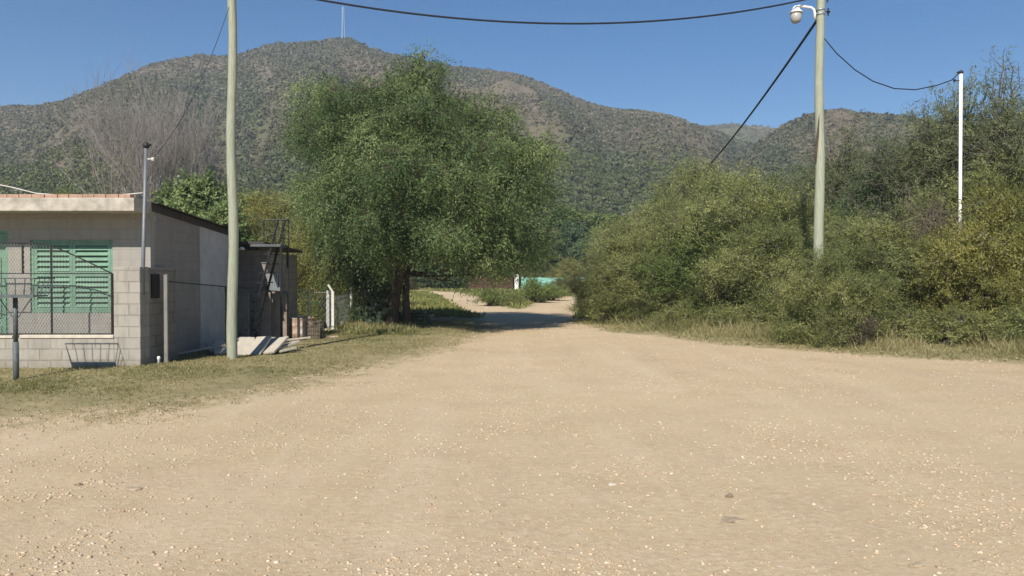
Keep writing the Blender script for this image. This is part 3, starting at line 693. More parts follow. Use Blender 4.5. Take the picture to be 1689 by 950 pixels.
# ------------------------------------------------------------------ grass (nobody could count it)
def blades(x, y, h, wd, rg, lean=.4, n=4):
    N = len(x); z = gz(x, y); c = np.stack([x, y, z], -1)[:, None].repeat(n, 1); c[..., :2] += rg.normal(size=(N, n, 2)) * .02 * (1 + h[:, None, None] * 4)
    a = unit(np.concatenate([rg.normal(size=(N, n, 2)) * lean, np.ones((N, n, 1))], -1)); b = unit(np.concatenate([rg.normal(size=(N, n, 2)), np.zeros((N, n, 1))], -1))
    L = h[:, None] * rg.uniform(.5, 1.2, (N, n)); W = wd[:, None] * rg.uniform(.7, 1.3, (N, n))
    ti = np.clip(.5 + .6 * (fbm(x * .6, y * .6, 44) - .5)[:, None] * 2 + rg.uniform(-.35, .35, (N, n)), 0, 1)
    return leaf_quads(c, a, b, L, W), np.repeat(ti.ravel(), 4)
def grass(name, N, tmin, tmax, r0, r1, fn, hmin, hmax, wd, mat, label, seed, lean=.4, n=4, pw=1.):
    rg = np.random.default_rng(seed); t = np.radians(rg.uniform(tmin, tmax, N)); r = r0 * (r1 / r0) ** (rg.uniform(0, 1, N) ** pw); x, y = r * np.sin(t), r * np.cos(t)
    k = rg.uniform(size=N) < fn(x, y, road_sd(x, y)); x, y, r = x[k], y[k], r[k]
    h = rg.uniform(hmin, hmax, len(x)) * (.5 + fbm(x * .8, y * .8, seed)); V, ti = blades(x, y, h, wd * (1 + r / 18), rg, lean, n)
    return tag(npmesh(name, V, quads_for(V), MAT[mat], tint=ti), label, 'grass', kind='stuff')
leftf = lambda x, y, s: (s > -.3) * sst(-.4, 2.2, s) * (x < 1) * (.15 + .85 * sst(.35, .58, fbm(x * .7, y * .7, 9)))
grass('short_grass', 90000, -36, -3, 8, 30, leftf, .012, .075, .006, 'grass_green', 'short worn olive grass on the left verge before the house', 51, .9)
grass('dry_grass', 70000, -36, 0, 8, 30, lambda x, y, s: sst(-.9, 1., s) * (x < 1) * sst(.40, .62, fbm(x * .9, y * .9, 19)) * .8, .012, .04, .006, 'grass_dry', 'straw coloured dry grass on the left verge', 52, 1.0)
grass('roadside_grass', 34000, 3, 37, 14, 34, lambda x, y, s: sst(-.2, .9, s) * sst(.25, .55, fbm(x * .8, y * .8, 29)), .03, .13, .009, 'grass_green', 'low green grass strip along the right edge of the road', 53, .8)
tallf = lambda x, y, s: sst(.8, 2.2, s) * sst(.45, .62, fbm(x * 1.1, y * 1.1, 39))
grass('tall_grass', 26000, 3, 37, 15, 34, lambda x, y, s: tallf(x, y, s) * .8, .15, .70, .005, 'grass_dry', 'tall pale grass at the foot of the right thicket', 54, .6)
grass('tall_green_grass', 44000, 3, 37, 15, 34, lambda x, y, s: sst(.5, 1.8, s) * sst(.3, .5, fbm(x * .9, y * .9, 49)), .06, .36, .006, 'grass_green', 'untidy green weeds at the foot of the right thicket', 57, .7)
grass('meadow_grass', 26000, -12, 12, 31, 95, lambda x, y, s: sst(.0, .8, s) * .9, .08, .32, .022, 'grass_fresh', 'green grass around the fork of the tracks', 55, .5)
grass('yard_grass', 9000, -16, -7, 22, 45, lambda x, y, s: sst(.3, 1., s), .06, .25, .014, 'grass_green', 'untrimmed grass behind the white gate', 56, .6)

# ------------------------------------------------------------------ gravel stones
ICO = []
def ico():
    import bmesh
    bm = bmesh.new(); bmesh.ops.create_icosphere(bm, subdivisions=1, radius=1); bm.verts.ensure_lookup_table()
    v = np.array([p.co for p in bm.verts]); f = np.array([[p.index for p in q.verts] for q in bm.faces]); bm.free(); return v, f
IV, IF = ico()
def stones(N, r0, r1, smin, smax, pw, seed, fn=None):
    rg = np.random.default_rng(seed); t = np.radians(rg.uniform(-40, 40, N)); r = r0 * (r1 / r0) ** rg.uniform(0, 1, N); x, y = r * np.sin(t), r * np.cos(t)
    k = (road_sd(x, y) < .8) & (rg.uniform(size=N) < .2 + .8 * sst(.42, .62, fbm(x * .9, y * .9, 61)))
    x, y = x[k], y[k]; n = len(x); s = smin + (smax - smin) * rg.uniform(0, 1, n) ** pw; s = s * (.8 + np.hypot(x, y) / 40)
    a = rg.uniform(0, 6.28, n); ax = s * rg.uniform(.7, 1.4, n); ay = s * rg.uniform(.7, 1.2, n); az = s * rg.uniform(.35, .7, n)
    P = IV[None] * (1 + rg.normal(size=(n, len(IV), 1)) * .16) * np.stack([ax, ay, az], -1)[:, None]
    ca, sa = np.cos(a)[:, None], np.sin(a)[:, None]
    P = np.stack([P[..., 0] * ca - P[..., 1] * sa, P[..., 0] * sa + P[..., 1] * ca, P[..., 2]], -1) + np.stack([x, y, gz(x, y) + az * .3 + .004], -1)[:, None]
    Fq = (IF[None] + np.arange(n)[:, None, None] * len(IV)).reshape(-1, 3)
    return P.reshape(-1, 3), Fq, np.repeat(np.clip(rg.normal(.45, .22, n), 0, 1), len(IV))
V, Fq, ti = stones(100000, 3.6, 30, .003, .017, 4.4, 71)
tag(npmesh('gravel', V, Fq, MAT['stone'], tint=ti, smooth=False), 'loose pale pebbles scattered over the dirt road', 'gravel', kind='stuff')
def rock(name, px, py, wd, hh, mat, label, seed, cat='stone'):
    r = ray(px, py); k = -CH / r[2]; x, y = r[0] * k, r[1] * k; rg = np.random.default_rng(seed)
    import bmesh
    bm = bmesh.new(); bmesh.ops.create_icosphere(bm, subdivisions=2, radius=1)
    for v in bm.verts: v.co = v.co * (1 + rg.normal() * .10 + .2 * math.sin(v.co.x * 4 + seed) + .1 * math.cos(v.co.y * 5 + seed)); v.co.x *= wd / 2; v.co.y *= wd * .36; v.co.z *= hh / 2
    me = bpy.data.meshes.new(name); bm.to_mesh(me); bm.free(); me.materials.append(MAT[mat]); o = bpy.data.objects.new(name, me); col.objects.link(o)
    o.location = (x, y, gz1(x, y) + hh * .22); o.rotation_euler.z = rg.uniform(-.3, .3); tag(o, label, cat); return o
rock('stone', 1203, 823, .07, .05, 'darkrock', 'brown fist sized stone alone on the gravel, right of centre', 1)
rock('stone', 1208, 860, .20, .022, 'rock', 'flat cream stone sunk in the gravel below the brown one', 2)
rock('stone', 1010, 803, .07, .025, 'coping', 'small white stone on the gravel near the centre', 3)
rock('stone', 972, 737, .10, .04, 'rock', 'pale stone on the gravel halfway to the house side', 4)
rock('stone', 220, 808, .13, .03, 'rock', 'flat pale stone on the gravel at the left', 5)
rock('stone', 1512, 934, .09, .03, 'rock', 'pale rounded stone at the bottom right of the gravel', 6)
rock('stone', 130, 800, .08, .03, 'darkrock', 'reddish stone lying in the gravel at the far left', 7)
rock('boulder', 705, 527, .75, .34, 'rock', 'pale boulder in the shade right of the two trunks', 8, 'boulder')

# ------------------------------------------------------------------ house
def tris(mb, pts, faces): mb.add(pts, faces)
YF = 14.9; XC = -6.83; YB = 19.3; XL = -14.5; ZF = 3.06; ZB = 2.78
house = empty('block_house', (-9, YF, 0), 'low grey block house with green louvred shutters and a concrete eave', 'house')
def hp(mb, name, mat, **k): 
    o = mb.build(name, MAT[mat], None, **k); o.parent = house; o.matrix_parent_inverse = Matrix.Translation((9, -YF, 0)); return o
WX0, WX1, WZ0, WZ1 = X(50, YF), X(186, YF), Z(516, YF), Z(396, YF)
DX0, DX1, DZ1 = X(-75, YF), X(14, YF), Z(380, YF)
m = MB(); t = .18
for a, b, z0, z1 in ((XL, DX0, -.1, ZF), (DX0, DX1, DZ1, ZF), (DX1, WX0, -.1, ZF), (WX0, WX1, -.1, WZ0), (WX0, WX1, WZ1, ZF), (WX1, XC, -.1, ZF)): m.bx(a, b, YF, YF + t, z0, z1)
hp(m, 'front_wall', 'plaster')
m = MB()  # side wall with sloping top
def side(mb, y0, y1, xa, xb):
    za = ZF + (ZB - ZF) * (y0 - YF) / (YB - YF); zb = ZF + (ZB - ZF) * (y1 - YF) / (YB - YF)
    mb.add([(xa, y0, -.1), (xb, y0, -.1), (xb, y1, -.1), (xa, y1, -.1), (xa, y0, za), (xb, y0, za), (xb, y1, zb), (xa, y1, zb)], [(0, 3, 2, 1), (4, 5, 6, 7), (0, 1, 5, 4), (1, 2, 6, 5), (2, 3, 7, 6), (3, 0, 4, 7)])
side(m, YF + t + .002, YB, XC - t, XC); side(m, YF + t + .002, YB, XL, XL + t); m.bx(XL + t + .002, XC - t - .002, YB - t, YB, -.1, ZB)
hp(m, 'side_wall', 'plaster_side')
m = MB(); side(m, 17.25, 19.0, XC - .001, XC + .012); m.v = [(v[0], v[1], v[2] if v[2] < 0 else v[2] - .06) for v in m.v]; o = hp(m, 'painted_panel', 'plaster_pale'); o['label'] = 'pale grey painted strip on the shaded side wall'
# corrugated roof
m = MB(); nx = 150; xs = np.linspace(XL - .1, XC + .16, nx); V = []
for yy in (YF - .02, YB + .35):
    for i, xx in enumerate(xs): V.append((xx, yy, ZF + .03 + (ZB - ZF) * (yy - YF) / (YB - YF) + .018 * math.sin(i * 1.3)))
V += [(v[0], v[1], v[2] - .015) for v in V]
Fs = [(i, i + 1, nx + i + 1, nx + i) for i in range(nx - 1)] + [(2 * nx + nx + i, 2 * nx + nx + i + 1, 2 * nx + i + 1, 2 * nx + i) for i in range(nx - 1)] + [(i + 1, i, 2 * nx + i, 2 * nx + i + 1) for i in range(nx - 1)] + [(nx - 1, 2 * nx - 1, 4 * nx - 1, 3 * nx - 1)]
m.add(V, Fs); hp(m, 'roof', 'roof')
m = MB(); m.add([(XC + .004, YF, ZF - .13), (XC + .03, YF, ZF - .13), (XC + .03, YB + .3, ZB - .15), (XC + .004, YB + .3, ZB - .15), (XC + .004, YF, ZF + .01), (XC + .03, YF, ZF + .01), (XC + .03, YB + .3, ZB - .01), (XC + .004, YB + .3, ZB - .01)], [(0, 3, 2, 1), (4, 5, 6, 7), (0, 1, 5, 4), (1, 2, 6, 5), (2, 3, 7, 6), (3, 0, 4, 7)]); hp(m, 'fascia', 'roof')
SX = X(222, 14.2); SZ0, SZ1 = Z(348, 14.2), Z(326, 14.2)
m = MB(); m.bx(XL, SX, 14.2, YF - .002, SZ0, SZ1); hp(m, 'eave_slab', 'concrete', bevel=.012)
m = MB(); rg = random.Random(2); xx = XL
while xx < SX - .1:
    l = rg.uniform(.2, .26)
    if rg.random() > .04: m.box((xx + l / 2, 14.32 + rg.uniform(-.01, .01), SZ1 + .033 + .0015), (l - .012, .14, .065))
    xx += l
hp(m, 'brick_course', 'brick', bevel=.004)
# window: frame, four louvred shutter leaves
wn = MB(); fw = .05
wn.bx(WX0, WX0 + fw, YF + .03, YF + .10, WZ0, WZ1).bx(WX1 - fw, WX1, YF + .03, YF + .10, WZ0, WZ1).bx(WX0 + fw, WX1 - fw, YF + .03, YF + .10, WZ0, WZ0 + fw).bx(WX0 + fw, WX1 - fw, YF + .03, YF + .10, WZ1 - fw, WZ1)
xm = (WX0 + WX1) / 2; zm = Z(452, YF)
win = hp(wn, 'window', 'green', bevel=.004)
def shutter(x0, x1, z0, z1, n):
    s = MB(); q = .055; y0, y1 = YF + .035, YF + .075
    s.bx(x0, x0 + q, y0, y1, z0, z1).bx(x1 - q, x1, y0, y1, z0, z1).bx(x0 + q, x1 - q, y0, y1, z0, z0 + q * .8).bx(x0 + q, x1 - q, y0, y1, z1 - q * .8, z1)
    zz0, zz1 = z0 + q * .8, z1 - q * .8; st = (zz1 - zz0) / n
    for i in range(n): s.box(((x0 + x1) / 2, YF + .06, zz0 + st * (i + .5)), (x1 - x0 - 2 * q, .014, st * 1.12), Matrix.Rotation(R(-38), 3, 'X'))
    s.bx(x0 + q, x1 - q, YF + .09, YF + .095, zz0, zz1)
    o = hp(s, 'shutter', 'green'); o.parent = win; o.matrix_parent_inverse = Matrix.Identity(4); return o
for a, b in ((WX0 + fw + .004, xm - .002), (xm + .002, WX1 - fw - .004)):
    shutter(a, b, WZ0 + fw + .004, zm - .002, 6); shutter(a, b, zm + .002, WZ1 - fw - .004, 5)
d = MB(); d.bx(DX0 + .05, DX1 - .05, YF + .05, YF + .09, 0.05, DZ1 - .05)
for i in range(3): d.bx(DX0 + .16, DX1 - .16, YF + .03, YF + .05, .25 + i * .65, .75 + i * .65)
hp(d, 'door', 'green', bevel=.006)
d = MB(); d.bx(DX1 - .05, DX1, YF + .0, YF + .12, 0, DZ1).bx(DX0, DX0 + .05, YF + .0, YF + .12, 0, DZ1).bx(DX0 + .05, DX1 - .05, YF + .0, YF + .12, DZ1 - .05, DZ1); hp(d, 'door_frame', 'green')
d = MB(); d.tube([(XC + .05, 19.12, 0), (XC + .05, 19.12, ZB - .1)], .045, 10); hp(d, 'downpipe', 'blackm', smooth=True)
d = MB(); d.tube([at(249, 333, YF + .2) + Vector((.03, 0, 0)), at(253, 360, YF + .2) + Vector((.03, 0, 0)), at(250, 400, YF + .2) + Vector((.03, 0, 0)), at(253, 440, YF + .2) + Vector((.03, 0, 0))], .009, 5); hp(d, 'conduit', 'offwhite', smooth=True)

# low front wall with end pillar
YW = 14.0; PX = X(231, YW)
lw = empty('block_wall', (PX, YW, 0), 'low wall of bare concrete blocks with a tall end pillar before the house', 'wall')
def lp(mb, name, mat, par=lw, loc=(PX, YW, 0), **k): 
    o = mb.build(name, MAT[mat], par, **k); o.matrix_parent_inverse = Matrix.Translation((-loc[0], -loc[1], -loc[2])); return o
CZ = Z(558, YW); PZ = Z(440, YW); PXL = X(187, YW)
m = MB(); m.bx(XL, PXL, YW, YW + .19, -.15, CZ); lp(m, 'wall_base', 'block_x', bevel=.006)
m = MB(); m.bx(PXL + .002, PX, YW, YW + .36, -.15, PZ); lp(m, 'pillar', 'block_x', bevel=.008)
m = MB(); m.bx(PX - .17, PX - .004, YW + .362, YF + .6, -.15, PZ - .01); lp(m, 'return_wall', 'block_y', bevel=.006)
m = MB(); m.bx(X(32, YW), PXL + .0, YW - .02, YW + .21, CZ + .002, CZ + .06).bx(XL, X(20, YW), YW - .02, YW + .21, CZ + .002, CZ + .045); lp(m, 'coping', 'coping', bevel=.008)
m = MB(); m.bx(PX - .003, PX + .03, YW + .42, YW + .72, Z(492, 14.5), Z(452, 14.5)).bx(PX + .03, PX + .04, YW + .45, YW + .69, Z(488, 14.5), Z(456, 14.5)); lp(m, 'meter_box', 'blackm', bevel=.005)

# mesh railing on the low wall
def wires(mb, p0, ux, z0, fz, ln, cell=.055, r=.0017):
    """diamond netting in the vertical plane p0 + ux*s, from z0 up to fz(s)"""
    import math as _m
    def clip(s0, dirn):
        pts = []; s, z = s0, z0; st = cell / 4
        zz = z0
        while True:
            s = s0 + dirn * (zz - z0) * .62
            if 0 <= s <= ln and zz <= fz(s): pts.append((s, zz))
            elif pts: break
            zz += st
            if zz > z0 + 3: break
        if len(pts) > 2: mb.tube([Vector(p0) + Vector(ux) * pts[0][0] + Vector((0, 0, pts[0][1])), Vector(p0) + Vector(ux) * pts[-1][0] + Vector((0, 0, pts[-1][1]))], r, 3, cap=False)
    k = -3.
    while k < ln + 3:
        clip(k, 1); clip(k, -1); k += cell
ry = YW + .09; rx0, rx1 = X(-120, ry), X(185, ry); rz0 = CZ + .07
rail = empty('mesh_railing', (rx1, ry, rz0), 'wire mesh railing with dark curved top bar on the low wall before the green shutters', 'railing')
def ra(mb, name, mat, **k):
    o = mb.build(name, MAT[mat], rail, **k); o.matrix_parent_inverse = Matrix.Translation((-rx1, -ry, -rz0)); return o
L_ = rx1 - rx0
zR = Z(451, ry); zT = Z(401, ry)
def topz(s):
    px = (rx0 + s) / ry * F + CX
    return float(np.interp(px, [-120, 20, 60, 90, 120, 150, 185], [zT, zT, Z(402, ry), Z(407, ry), Z(420, ry), Z(434, ry), zR]))
m = MB(); m.tube([(rx0 + s, ry, topz(s)) for s in np.linspace(0, L_, 30)], .013, 6); m.tube([(rx0, ry, rz0), (rx1, ry, rz0)], .014, 6); m.tube([(rx0, ry, zR), (rx1, ry, zR)], .009, 6); ra(m, 'frame', 'blackm')
for px in (-60, 38, 85, 185):
    xx = X(px, ry); m = MB(); m.tube([(xx, ry, CZ + .03 if px != 38 else zR), (xx, ry, topz(xx - rx0))], .019 if px != 185 else .024, 8); ra(m, 'post', 'blackm')
m = MB(); wires(m, (rx0, ry - .012, 0), (1, 0, 0), rz0, topz, L_, .055, .0028); ra(m, 'netting', 'wire')

# service mast on the pillar
mx, my = X(236, YW + .15), YW + .15
ms = empty('service_mast', (mx, my, PZ), 'thin grey metal mast with dark cap on the block pillar at the house corner', 'mast')
def pp(par, loc):
    def f(mb, name, mat, **k):
        o = mb.build(name, MAT[mat] if isinstance(mat, str) else mat, par, **k); o.matrix_parent_inverse = Matrix.Translation((-loc[0], -loc[1], -loc[2])); return o
    return f
f = pp(ms, (mx, my, PZ)); mtop = at(241, 242, my)
MAT['mastm'] = plain('dull_pipe', (.17, .185, .20), .5, .15, 12, .3)
m = MB(); m.tube([(mx, my, PZ - .5), (mx, my, PZ), (mtop.x, my, mtop.z)], .034, 10); f(m, 'pipe', 'mastm', smooth=True)
m = MB(); m.lathe((mtop.x, my, mtop.z - .02), [(.045, 0), (.06, .03), (.055, .07), (.02, .10)], 10); m.tube([(mtop.x, my, mtop.z + .05), (mtop.x + .09, my, mtop.z + .03)], .02, 6); f(m, 'cap', 'blackm', smooth=True)
m = MB(); m.tube([(mtop.x, my, mtop.z - .22), (mtop.x + .12, my, mtop.z - .22)], .012, 6).lathe((mtop.x + .12, my, mtop.z - .25), [(.02, 0), (.03, .02), (.03, .05), (.015, .06)], 8); f(m, 'insulator', 'offwhite')

# ------------------------------------------------------------------ raised rubbish basket on a post
bd = 12.45; bxp = X(25, bd); bz = gz1(bxp, bd)
bk = empty('rubbish_basket', (bxp, bd, bz), 'raised dark metal rubbish basket on a grey post in the grass at the left edge', 'rubbish basket')
f = pp(bk, (bxp, bd, bz)); tz = Z(489, bd); rz_ = Z(459, bd)
m = MB(); m.tube([(bxp, bd, bz - .1), (bxp, bd, bz + .6)], .045, 10).tube([(bxp, bd, bz + .6), (bxp, bd, tz)], .036, 10); f(m, 'post', 'greypaint', smooth=True)
hw, hd, Hw, Hd = .40, .20, .47, .26
m = MB(); m.bx(bxp - hw, bxp + hw, bd - hd, bd + hd, tz, tz + .02); m.bx(bxp - hw - .02, bxp + hw + .02, bd - hd - .02, bd - hd, tz - .015, tz + .035); f(m, 'tray', 'greypaint')
m = MB(); c4 = [(-Hw, -Hd), (Hw, -Hd), (Hw, Hd), (-Hw, Hd), (-Hw, -Hd)]; m.tube([(bxp + a, bd + b, rz_) for a, b in c4], .010, 6); f(m, 'rim', 'greypaint')
m = MB()
for i in range(7):
    k = -1 + i / 3
    for s in (-1, 1): m.tube([(bxp + hw * k, bd + s * hd, tz + .02), (bxp + Hw * k, bd + s * Hd, rz_)], .006, 5)
for i in range(1, 4):
    k = -1 + i / 2
    for s in (-1, 1): m.tube([(bxp + s * hw, bd + hd * k, tz + .02), (bxp + s * Hw, bd + Hd * k, rz_)], .006, 5)
f(m, 'bars', 'greypaint')
for s in (-1, 1):
    m = MB(); m.tube([(bxp, bd, tz - .40), (bxp + s * .27, bd, tz)], .008, 5); f(m, 'brace', 'greypaint')

# ------------------------------------------------------------------ utility poles, lamp and cables
def pole(px, d, r0, r1, ztop, label, name='utility_pole', lean=0., wav=.02):
    x = X(px, d); zb = gz1(x, d); o = empty(name, (x, d, zb), label, 'utility pole')
    rg = random.Random(int(px)); m = MB(); n = 26; ph = rg.uniform(0, 6)
    pts = [(lean * i / n + wav * math.sin(ph + i * .55), wav * .5 * math.cos(ph + i * .4), -.3 + (ztop - zb + .3) * i / n) for i in range(n + 1)]
    m.tube(pts, [r0 + (r1 - r0) * i / n + .003 * math.sin(i * 1.9 + ph) for i in range(n + 1)], 14); m.build('shaft', MAT['pole'], o, smooth=True)
    return o, Vector((x, d, 0))
p1, q1 = pole(383.5, 15.5, .102, .078, 8.0, 'pale green weathered wooden pole on the grass before the pile of slabs', lean=.015)
p2, q2 = pole(1351, 20, .135, .095, 9.6, 'pale green weathered wooden pole carrying a white street lamp', lean=-.02)
# split bark scar on the lamp pole
m = MB(); sc = at(1348, 250, 19.88); m.add([(sc.x - q2.x + a, -.118 + .02 * abs(a) * 10, b) for a, b in ((-.06, Z(268, 20)), (-.01, Z(272, 20)), (.05, Z(225, 20)), (.055, Z(195, 20)), (.02, Z(215, 20)), (-.035, Z(240, 20)))], [(0, 1, 2, 3, 4, 5)]); m.add([(v[0], v[1] + .03, v[2]) for v in m.v], [(5, 4, 3, 2, 1, 0)])
m.f += [(i, 6 + i, 6 + (i + 1) % 6, (i + 1) % 6) for i in range(6)]
o = m.build('split_scar', MAT['bark'], p2); 
m = MB(); tz2 = Z(22, 20)
for z in (Z(23, 20), Z(30, 20)): m.lathe((-.01, 0, z - .02), [(.105, 0), (.118, 0), (.118, .05), (.105, .05)], 16)
m.build('clamp', MAT['greym'], p2, smooth=True)
for z, dx in ((Z(25, 20), .19), (Z(3, 20), .17)):
    m = MB(); m.tube([(.09, 0, z), (dx + .05, 0, z)], .012, 6); m.tube([(dx, 0, z - .10), (dx, 0, z + .09)], .02, 6); m.lathe((dx, 0, z - .05), [(.02, 0), (.04, .02), (.025, .04), (.04, .06), (.02, .08)], 10); m.build('insulator', MAT['blackm'], p2)
# street lamp
lx, ly = q2.x, 20 - .02
lz = Z(30, 20); ld = 19.95
lamp = empty('street_lamp', (lx - .1, ly, lz), 'white bell shaped street lamp with a grey globe on a curved arm from the pole', 'street lamp')
f = pp(lamp, (lx - .1, ly, lz))
P = [at(px, py, ld) for px, py in ((1344, 31), (1344, 22), (1342.5, 16), (1338, 12.5), (1330, 11.5), (1319, 10), (1314, 11))]
m = MB(); m.tube(P, .033, 10); f(m, 'arm', 'white', smooth=True)
hc = at(1313, 10, ld); k_ = ld / F
m = MB(); m.lathe((hc.x, hc.y, hc.z), [(.165, -11.5 * k_), (.17, -10.5 * k_), (.14, -8.5 * k_), (.095, -5.5 * k_), (.075, -2 * k_), (.05, 0), (.012, .5 * k_)], 24); f(m, 'shade', 'white', smooth=True)
m = MB(); m.lathe((hc.x, hc.y, hc.z), [(.02, -27.5 * k_), (.08, -27 * k_), (.115, -24.5 * k_), (.135, -20 * k_), (.135, -12 * k_), (.12, -11.6 * k_)], 24); f(m, 'globe', 'globe', smooth=True)
def cable(pts, r, label, mat='cable', n=5, name='cable', cat='cable'):
    m = MB(); c = Vector(pts[0]); o = m.tube(pts, r, n).build(name, MAT[mat], None, smooth=True, loc=tuple(c)); tag(o, label, cat); return o
def sagged(a, b, sag, n=40): return [Vector(a).lerp(Vector(b), t) + Vector((0, 0, -4 * sag * t * (1 - t))) for t in np.linspace(0, 1, n)]
# main span through three measured points
ts, zs = [], []
for px, py in ((530, 0), (950, 39), (1318, 1)):
    k = (px - CX) / F; t = (k * q1.y - q1.x) / ((q2.x - q1.x) - k * (q2.y - q1.y)); dd = q1.y + t * (q2.y - q1.y); ts.append(t); zs.append(Z(py, dd))
co_ = np.polyfit(ts, zs, 2)
cable([Vector((q1.x + t * (q2.x - q1.x), q1.y + t * (q2.y - q1.y), np.polyval(co_, t))) for t in np.linspace(0, 1, 60)], .022, 'black sagging cable strung between the two wooden poles')
farp = at(1158, 284, 46)
cable(sagged((q2.x - .09, 20, Z(33, 20)), farp, .25), .036, 'thick black cable running down from the lamp pole behind the thicket')
fp, _ = pole(1157, 46.1, .12, .09, farp.z + .1, 'distant wooden pole half hidden behind the thicket where the thick cable ends')
wd_ = 20.9; wx = X(1583, wd_); wtop = at(1585, 121, wd_)
P = [at(1357, 60, 20), at(1380, 88, 20.1), at(1410, 115, 20.2), (at(1440, 134, 20.3)), at(1475, 146, 20.4), at(1510, 148, 20.5), at(1545, 141, 20.6), at(1570, 132, 20.7), at(1581, 121, 20.8)]
cable(P, .015, 'thin black cable drooping from the lamp pole to the white pole')
cable(sagged((q1.x, 15.45, 7.0), (mtop.x + .12, my, mtop.z - .2), .35), .006, 'thin service cable from the left pole to the mast on the house')
cable([at(-20, 301, 14.6), at(20, 309, 14.6), at(60, 319, 14.5), at(100, 322, 14.5), at(150, 324, 14.5), at(195, 322, 14.4), at(236, 318, 14.25)], .011, 'pale cable lying along the brick edge of the house roof', 'offwhite')
wp = empty('white_pole', (wx, wd_, gz1(wx, wd_)), 'slim white metal service pole rising out of the yellowing shrub', 'pole')
f = pp(wp, tuple(wp.location)); m = MB(); m.tube([(wx, wd_, 0), tuple(wtop)], .042, 12); f(m, 'shaft', 'white', smooth=True)
m = MB(); m.lathe((wtop.x, wd_, wtop.z - .01), [(.05, 0), (.065, .03), (.05, .07), (.02, .09)], 10).tube([(wtop.x, wd_, wtop.z + .05), (wtop.x - .1, wd_, wtop.z + .02)], .022, 6); f(m, 'cap', 'blackm', smooth=True)
m = MB(); z = Z(133, wd_); m.tube([(wtop.x, wd_, z), (wtop.x - .19, wd_, z)], .012, 6).lathe((wtop.x - .17, wd_, z - .03), [(.02, 0), (.035, .02), (.035, .05), (.015, .07)], 8); f(m, 'insulator', 'blackm')

# summit mast
def lattice(px, py0, py1, label, rw=1.1):
    t = math.atan((px - CX) / F); r = 519; x, y = r * math.sin(t), r * math.cos(t); z0 = float(hz(np.array([t]), np.array([r]))[0]); zt = CH + (HOR - py1) / F * y
    o = empty('radio_mast', (x, y, z0), label, 'mast'); m = MB(); n = 9; h = zt - z0
    c = [(math.cos(a) * rw, math.sin(a) * rw) for a in (0, 2.1, 4.2)]
    for a, b in c: m.tube([(a, b, -2), (a * .5, b * .5, h)], .10, 4)
    for i in range(n):
        k0, k1 = 1 - .5 * i / n, 1 - .5 * (i + 1) / n
        for j in range(3):
            a, b = c[j], c[(j + 1) % 3]; m.tube([(a[0] * k0, a[1] * k0, h * i / n), (b[0] * k1, b[1] * k1, h * (i + 1) / n)], .06, 3)
    m.build('lattice', MAT['greym'], o)
    m = MB(); m.tube([(0, 0, h), (0, 0, h + 1.5)], .07, 4); m.lathe((.9, 0, h * .8), [(.1, 0), (.5, .1), (.5, .5), (.1, .6)], 8); m.build('antenna', MAT['greym'], o)
lattice(567, 62, 14, 'thin lattice radio mast on the mountain summit')

# ------------------------------------------------------------------ side yard: annex, stair, netting fence, boards
ann = empty('rear_annex', (-7, 20.2, 0), 'low block annex, its wall darkened for shade, with a sheet roof behind the house side wall', 'annex')
f = pp(ann, (-7, 20.2, 0)); ax1 = X(441, 20.2)
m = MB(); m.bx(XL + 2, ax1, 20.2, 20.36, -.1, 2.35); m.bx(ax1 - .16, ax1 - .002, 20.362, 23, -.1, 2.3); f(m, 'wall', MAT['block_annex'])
m = MB(); m.add([(XL + 2, 19.7, 2.5), (ax1 + .1, 19.7, 2.5), (ax1 + .1, 23.2, 2.38), (XL + 2, 23.2, 2.38), (XL + 2, 19.7, 2.56), (ax1 + .1, 19.7, 2.56), (ax1 + .1, 23.2, 2.44), (XL + 2, 23.2, 2.44)], [(0, 3, 2, 1), (4, 5, 6, 7), (0, 1, 5, 4), (1, 2, 6, 5), (2, 3, 7, 6), (3, 0, 4, 7)]); f(m, 'roof', 'roof')  # roof front drawn forward to throw more shade on the annex wall
m = MB(); m.bx(XL + 2, ax1 - .2, 20.1, 20.19, 2.36, 2.49); f(m, 'beam', 'roof')
m = MB(); l0 = at(399, 411, 19.75); m.lathe(tuple(l0), [(.02, .06), (.05, .05), (.08, 0), (.06, -.02)], 12); f(m, 'wall_lamp', 'white', smooth=True)
SY = 19.05
st = empty('metal_stair', (X(435, SY), SY, 0), 'steep dark metal stair with a railed platform beside the annex', 'stair')
f = pp(st, (X(435, SY), SY, 0))
p0, p1_ = at(408, 562, SY), at(459, 362, SY)
for dy in (0, .55):
    m = MB(); m.tube([(p0.x, SY + dy, gz1(p0.x, SY)), (p1_.x, SY + dy, p1_.z)], .032, 6); f(m, 'stringer', 'blackm')
plz = Z(407, SY); m = MB()
for i in range(10):
    t = (i + .6) / 10.4; z = t * plz; 
    if z > plz - .12: break
    xx = p0.x + (p1_.x - p0.x) * z / p1_.z; m.bx(xx - .16, xx + .10, SY + .03, SY + .52, z, z + .025)
f(m, 'treads', 'blackm')
m = MB(); m.bx(X(414, SY), X(464, SY), SY - .05, SY + .6, plz, plz + .06); f(m, 'platform', 'greypaint', bevel=.004)
for px in (464,):
    for dy in (0, .55): m = MB(); m.tube([(X(px, SY), SY + dy, 0), (X(px, SY), SY + dy, plz)], .035, 6); f(m, 'support', 'blackm')
m = MB(); zt = Z(360, SY)
for px in (424, 443, 458, 466): m.tube([(X(px, SY), SY + .55, plz), (X(px, SY), SY + .55, zt)], .014, 5)
m.tube([(X(424, SY), SY + .55, zt), (X(466, SY), SY + .55, zt)], .014, 5); m.tube([(X(424, SY), SY + .55, (zt + plz) / 2), (X(466, SY), SY + .55, (zt + plz) / 2)], .01, 5)
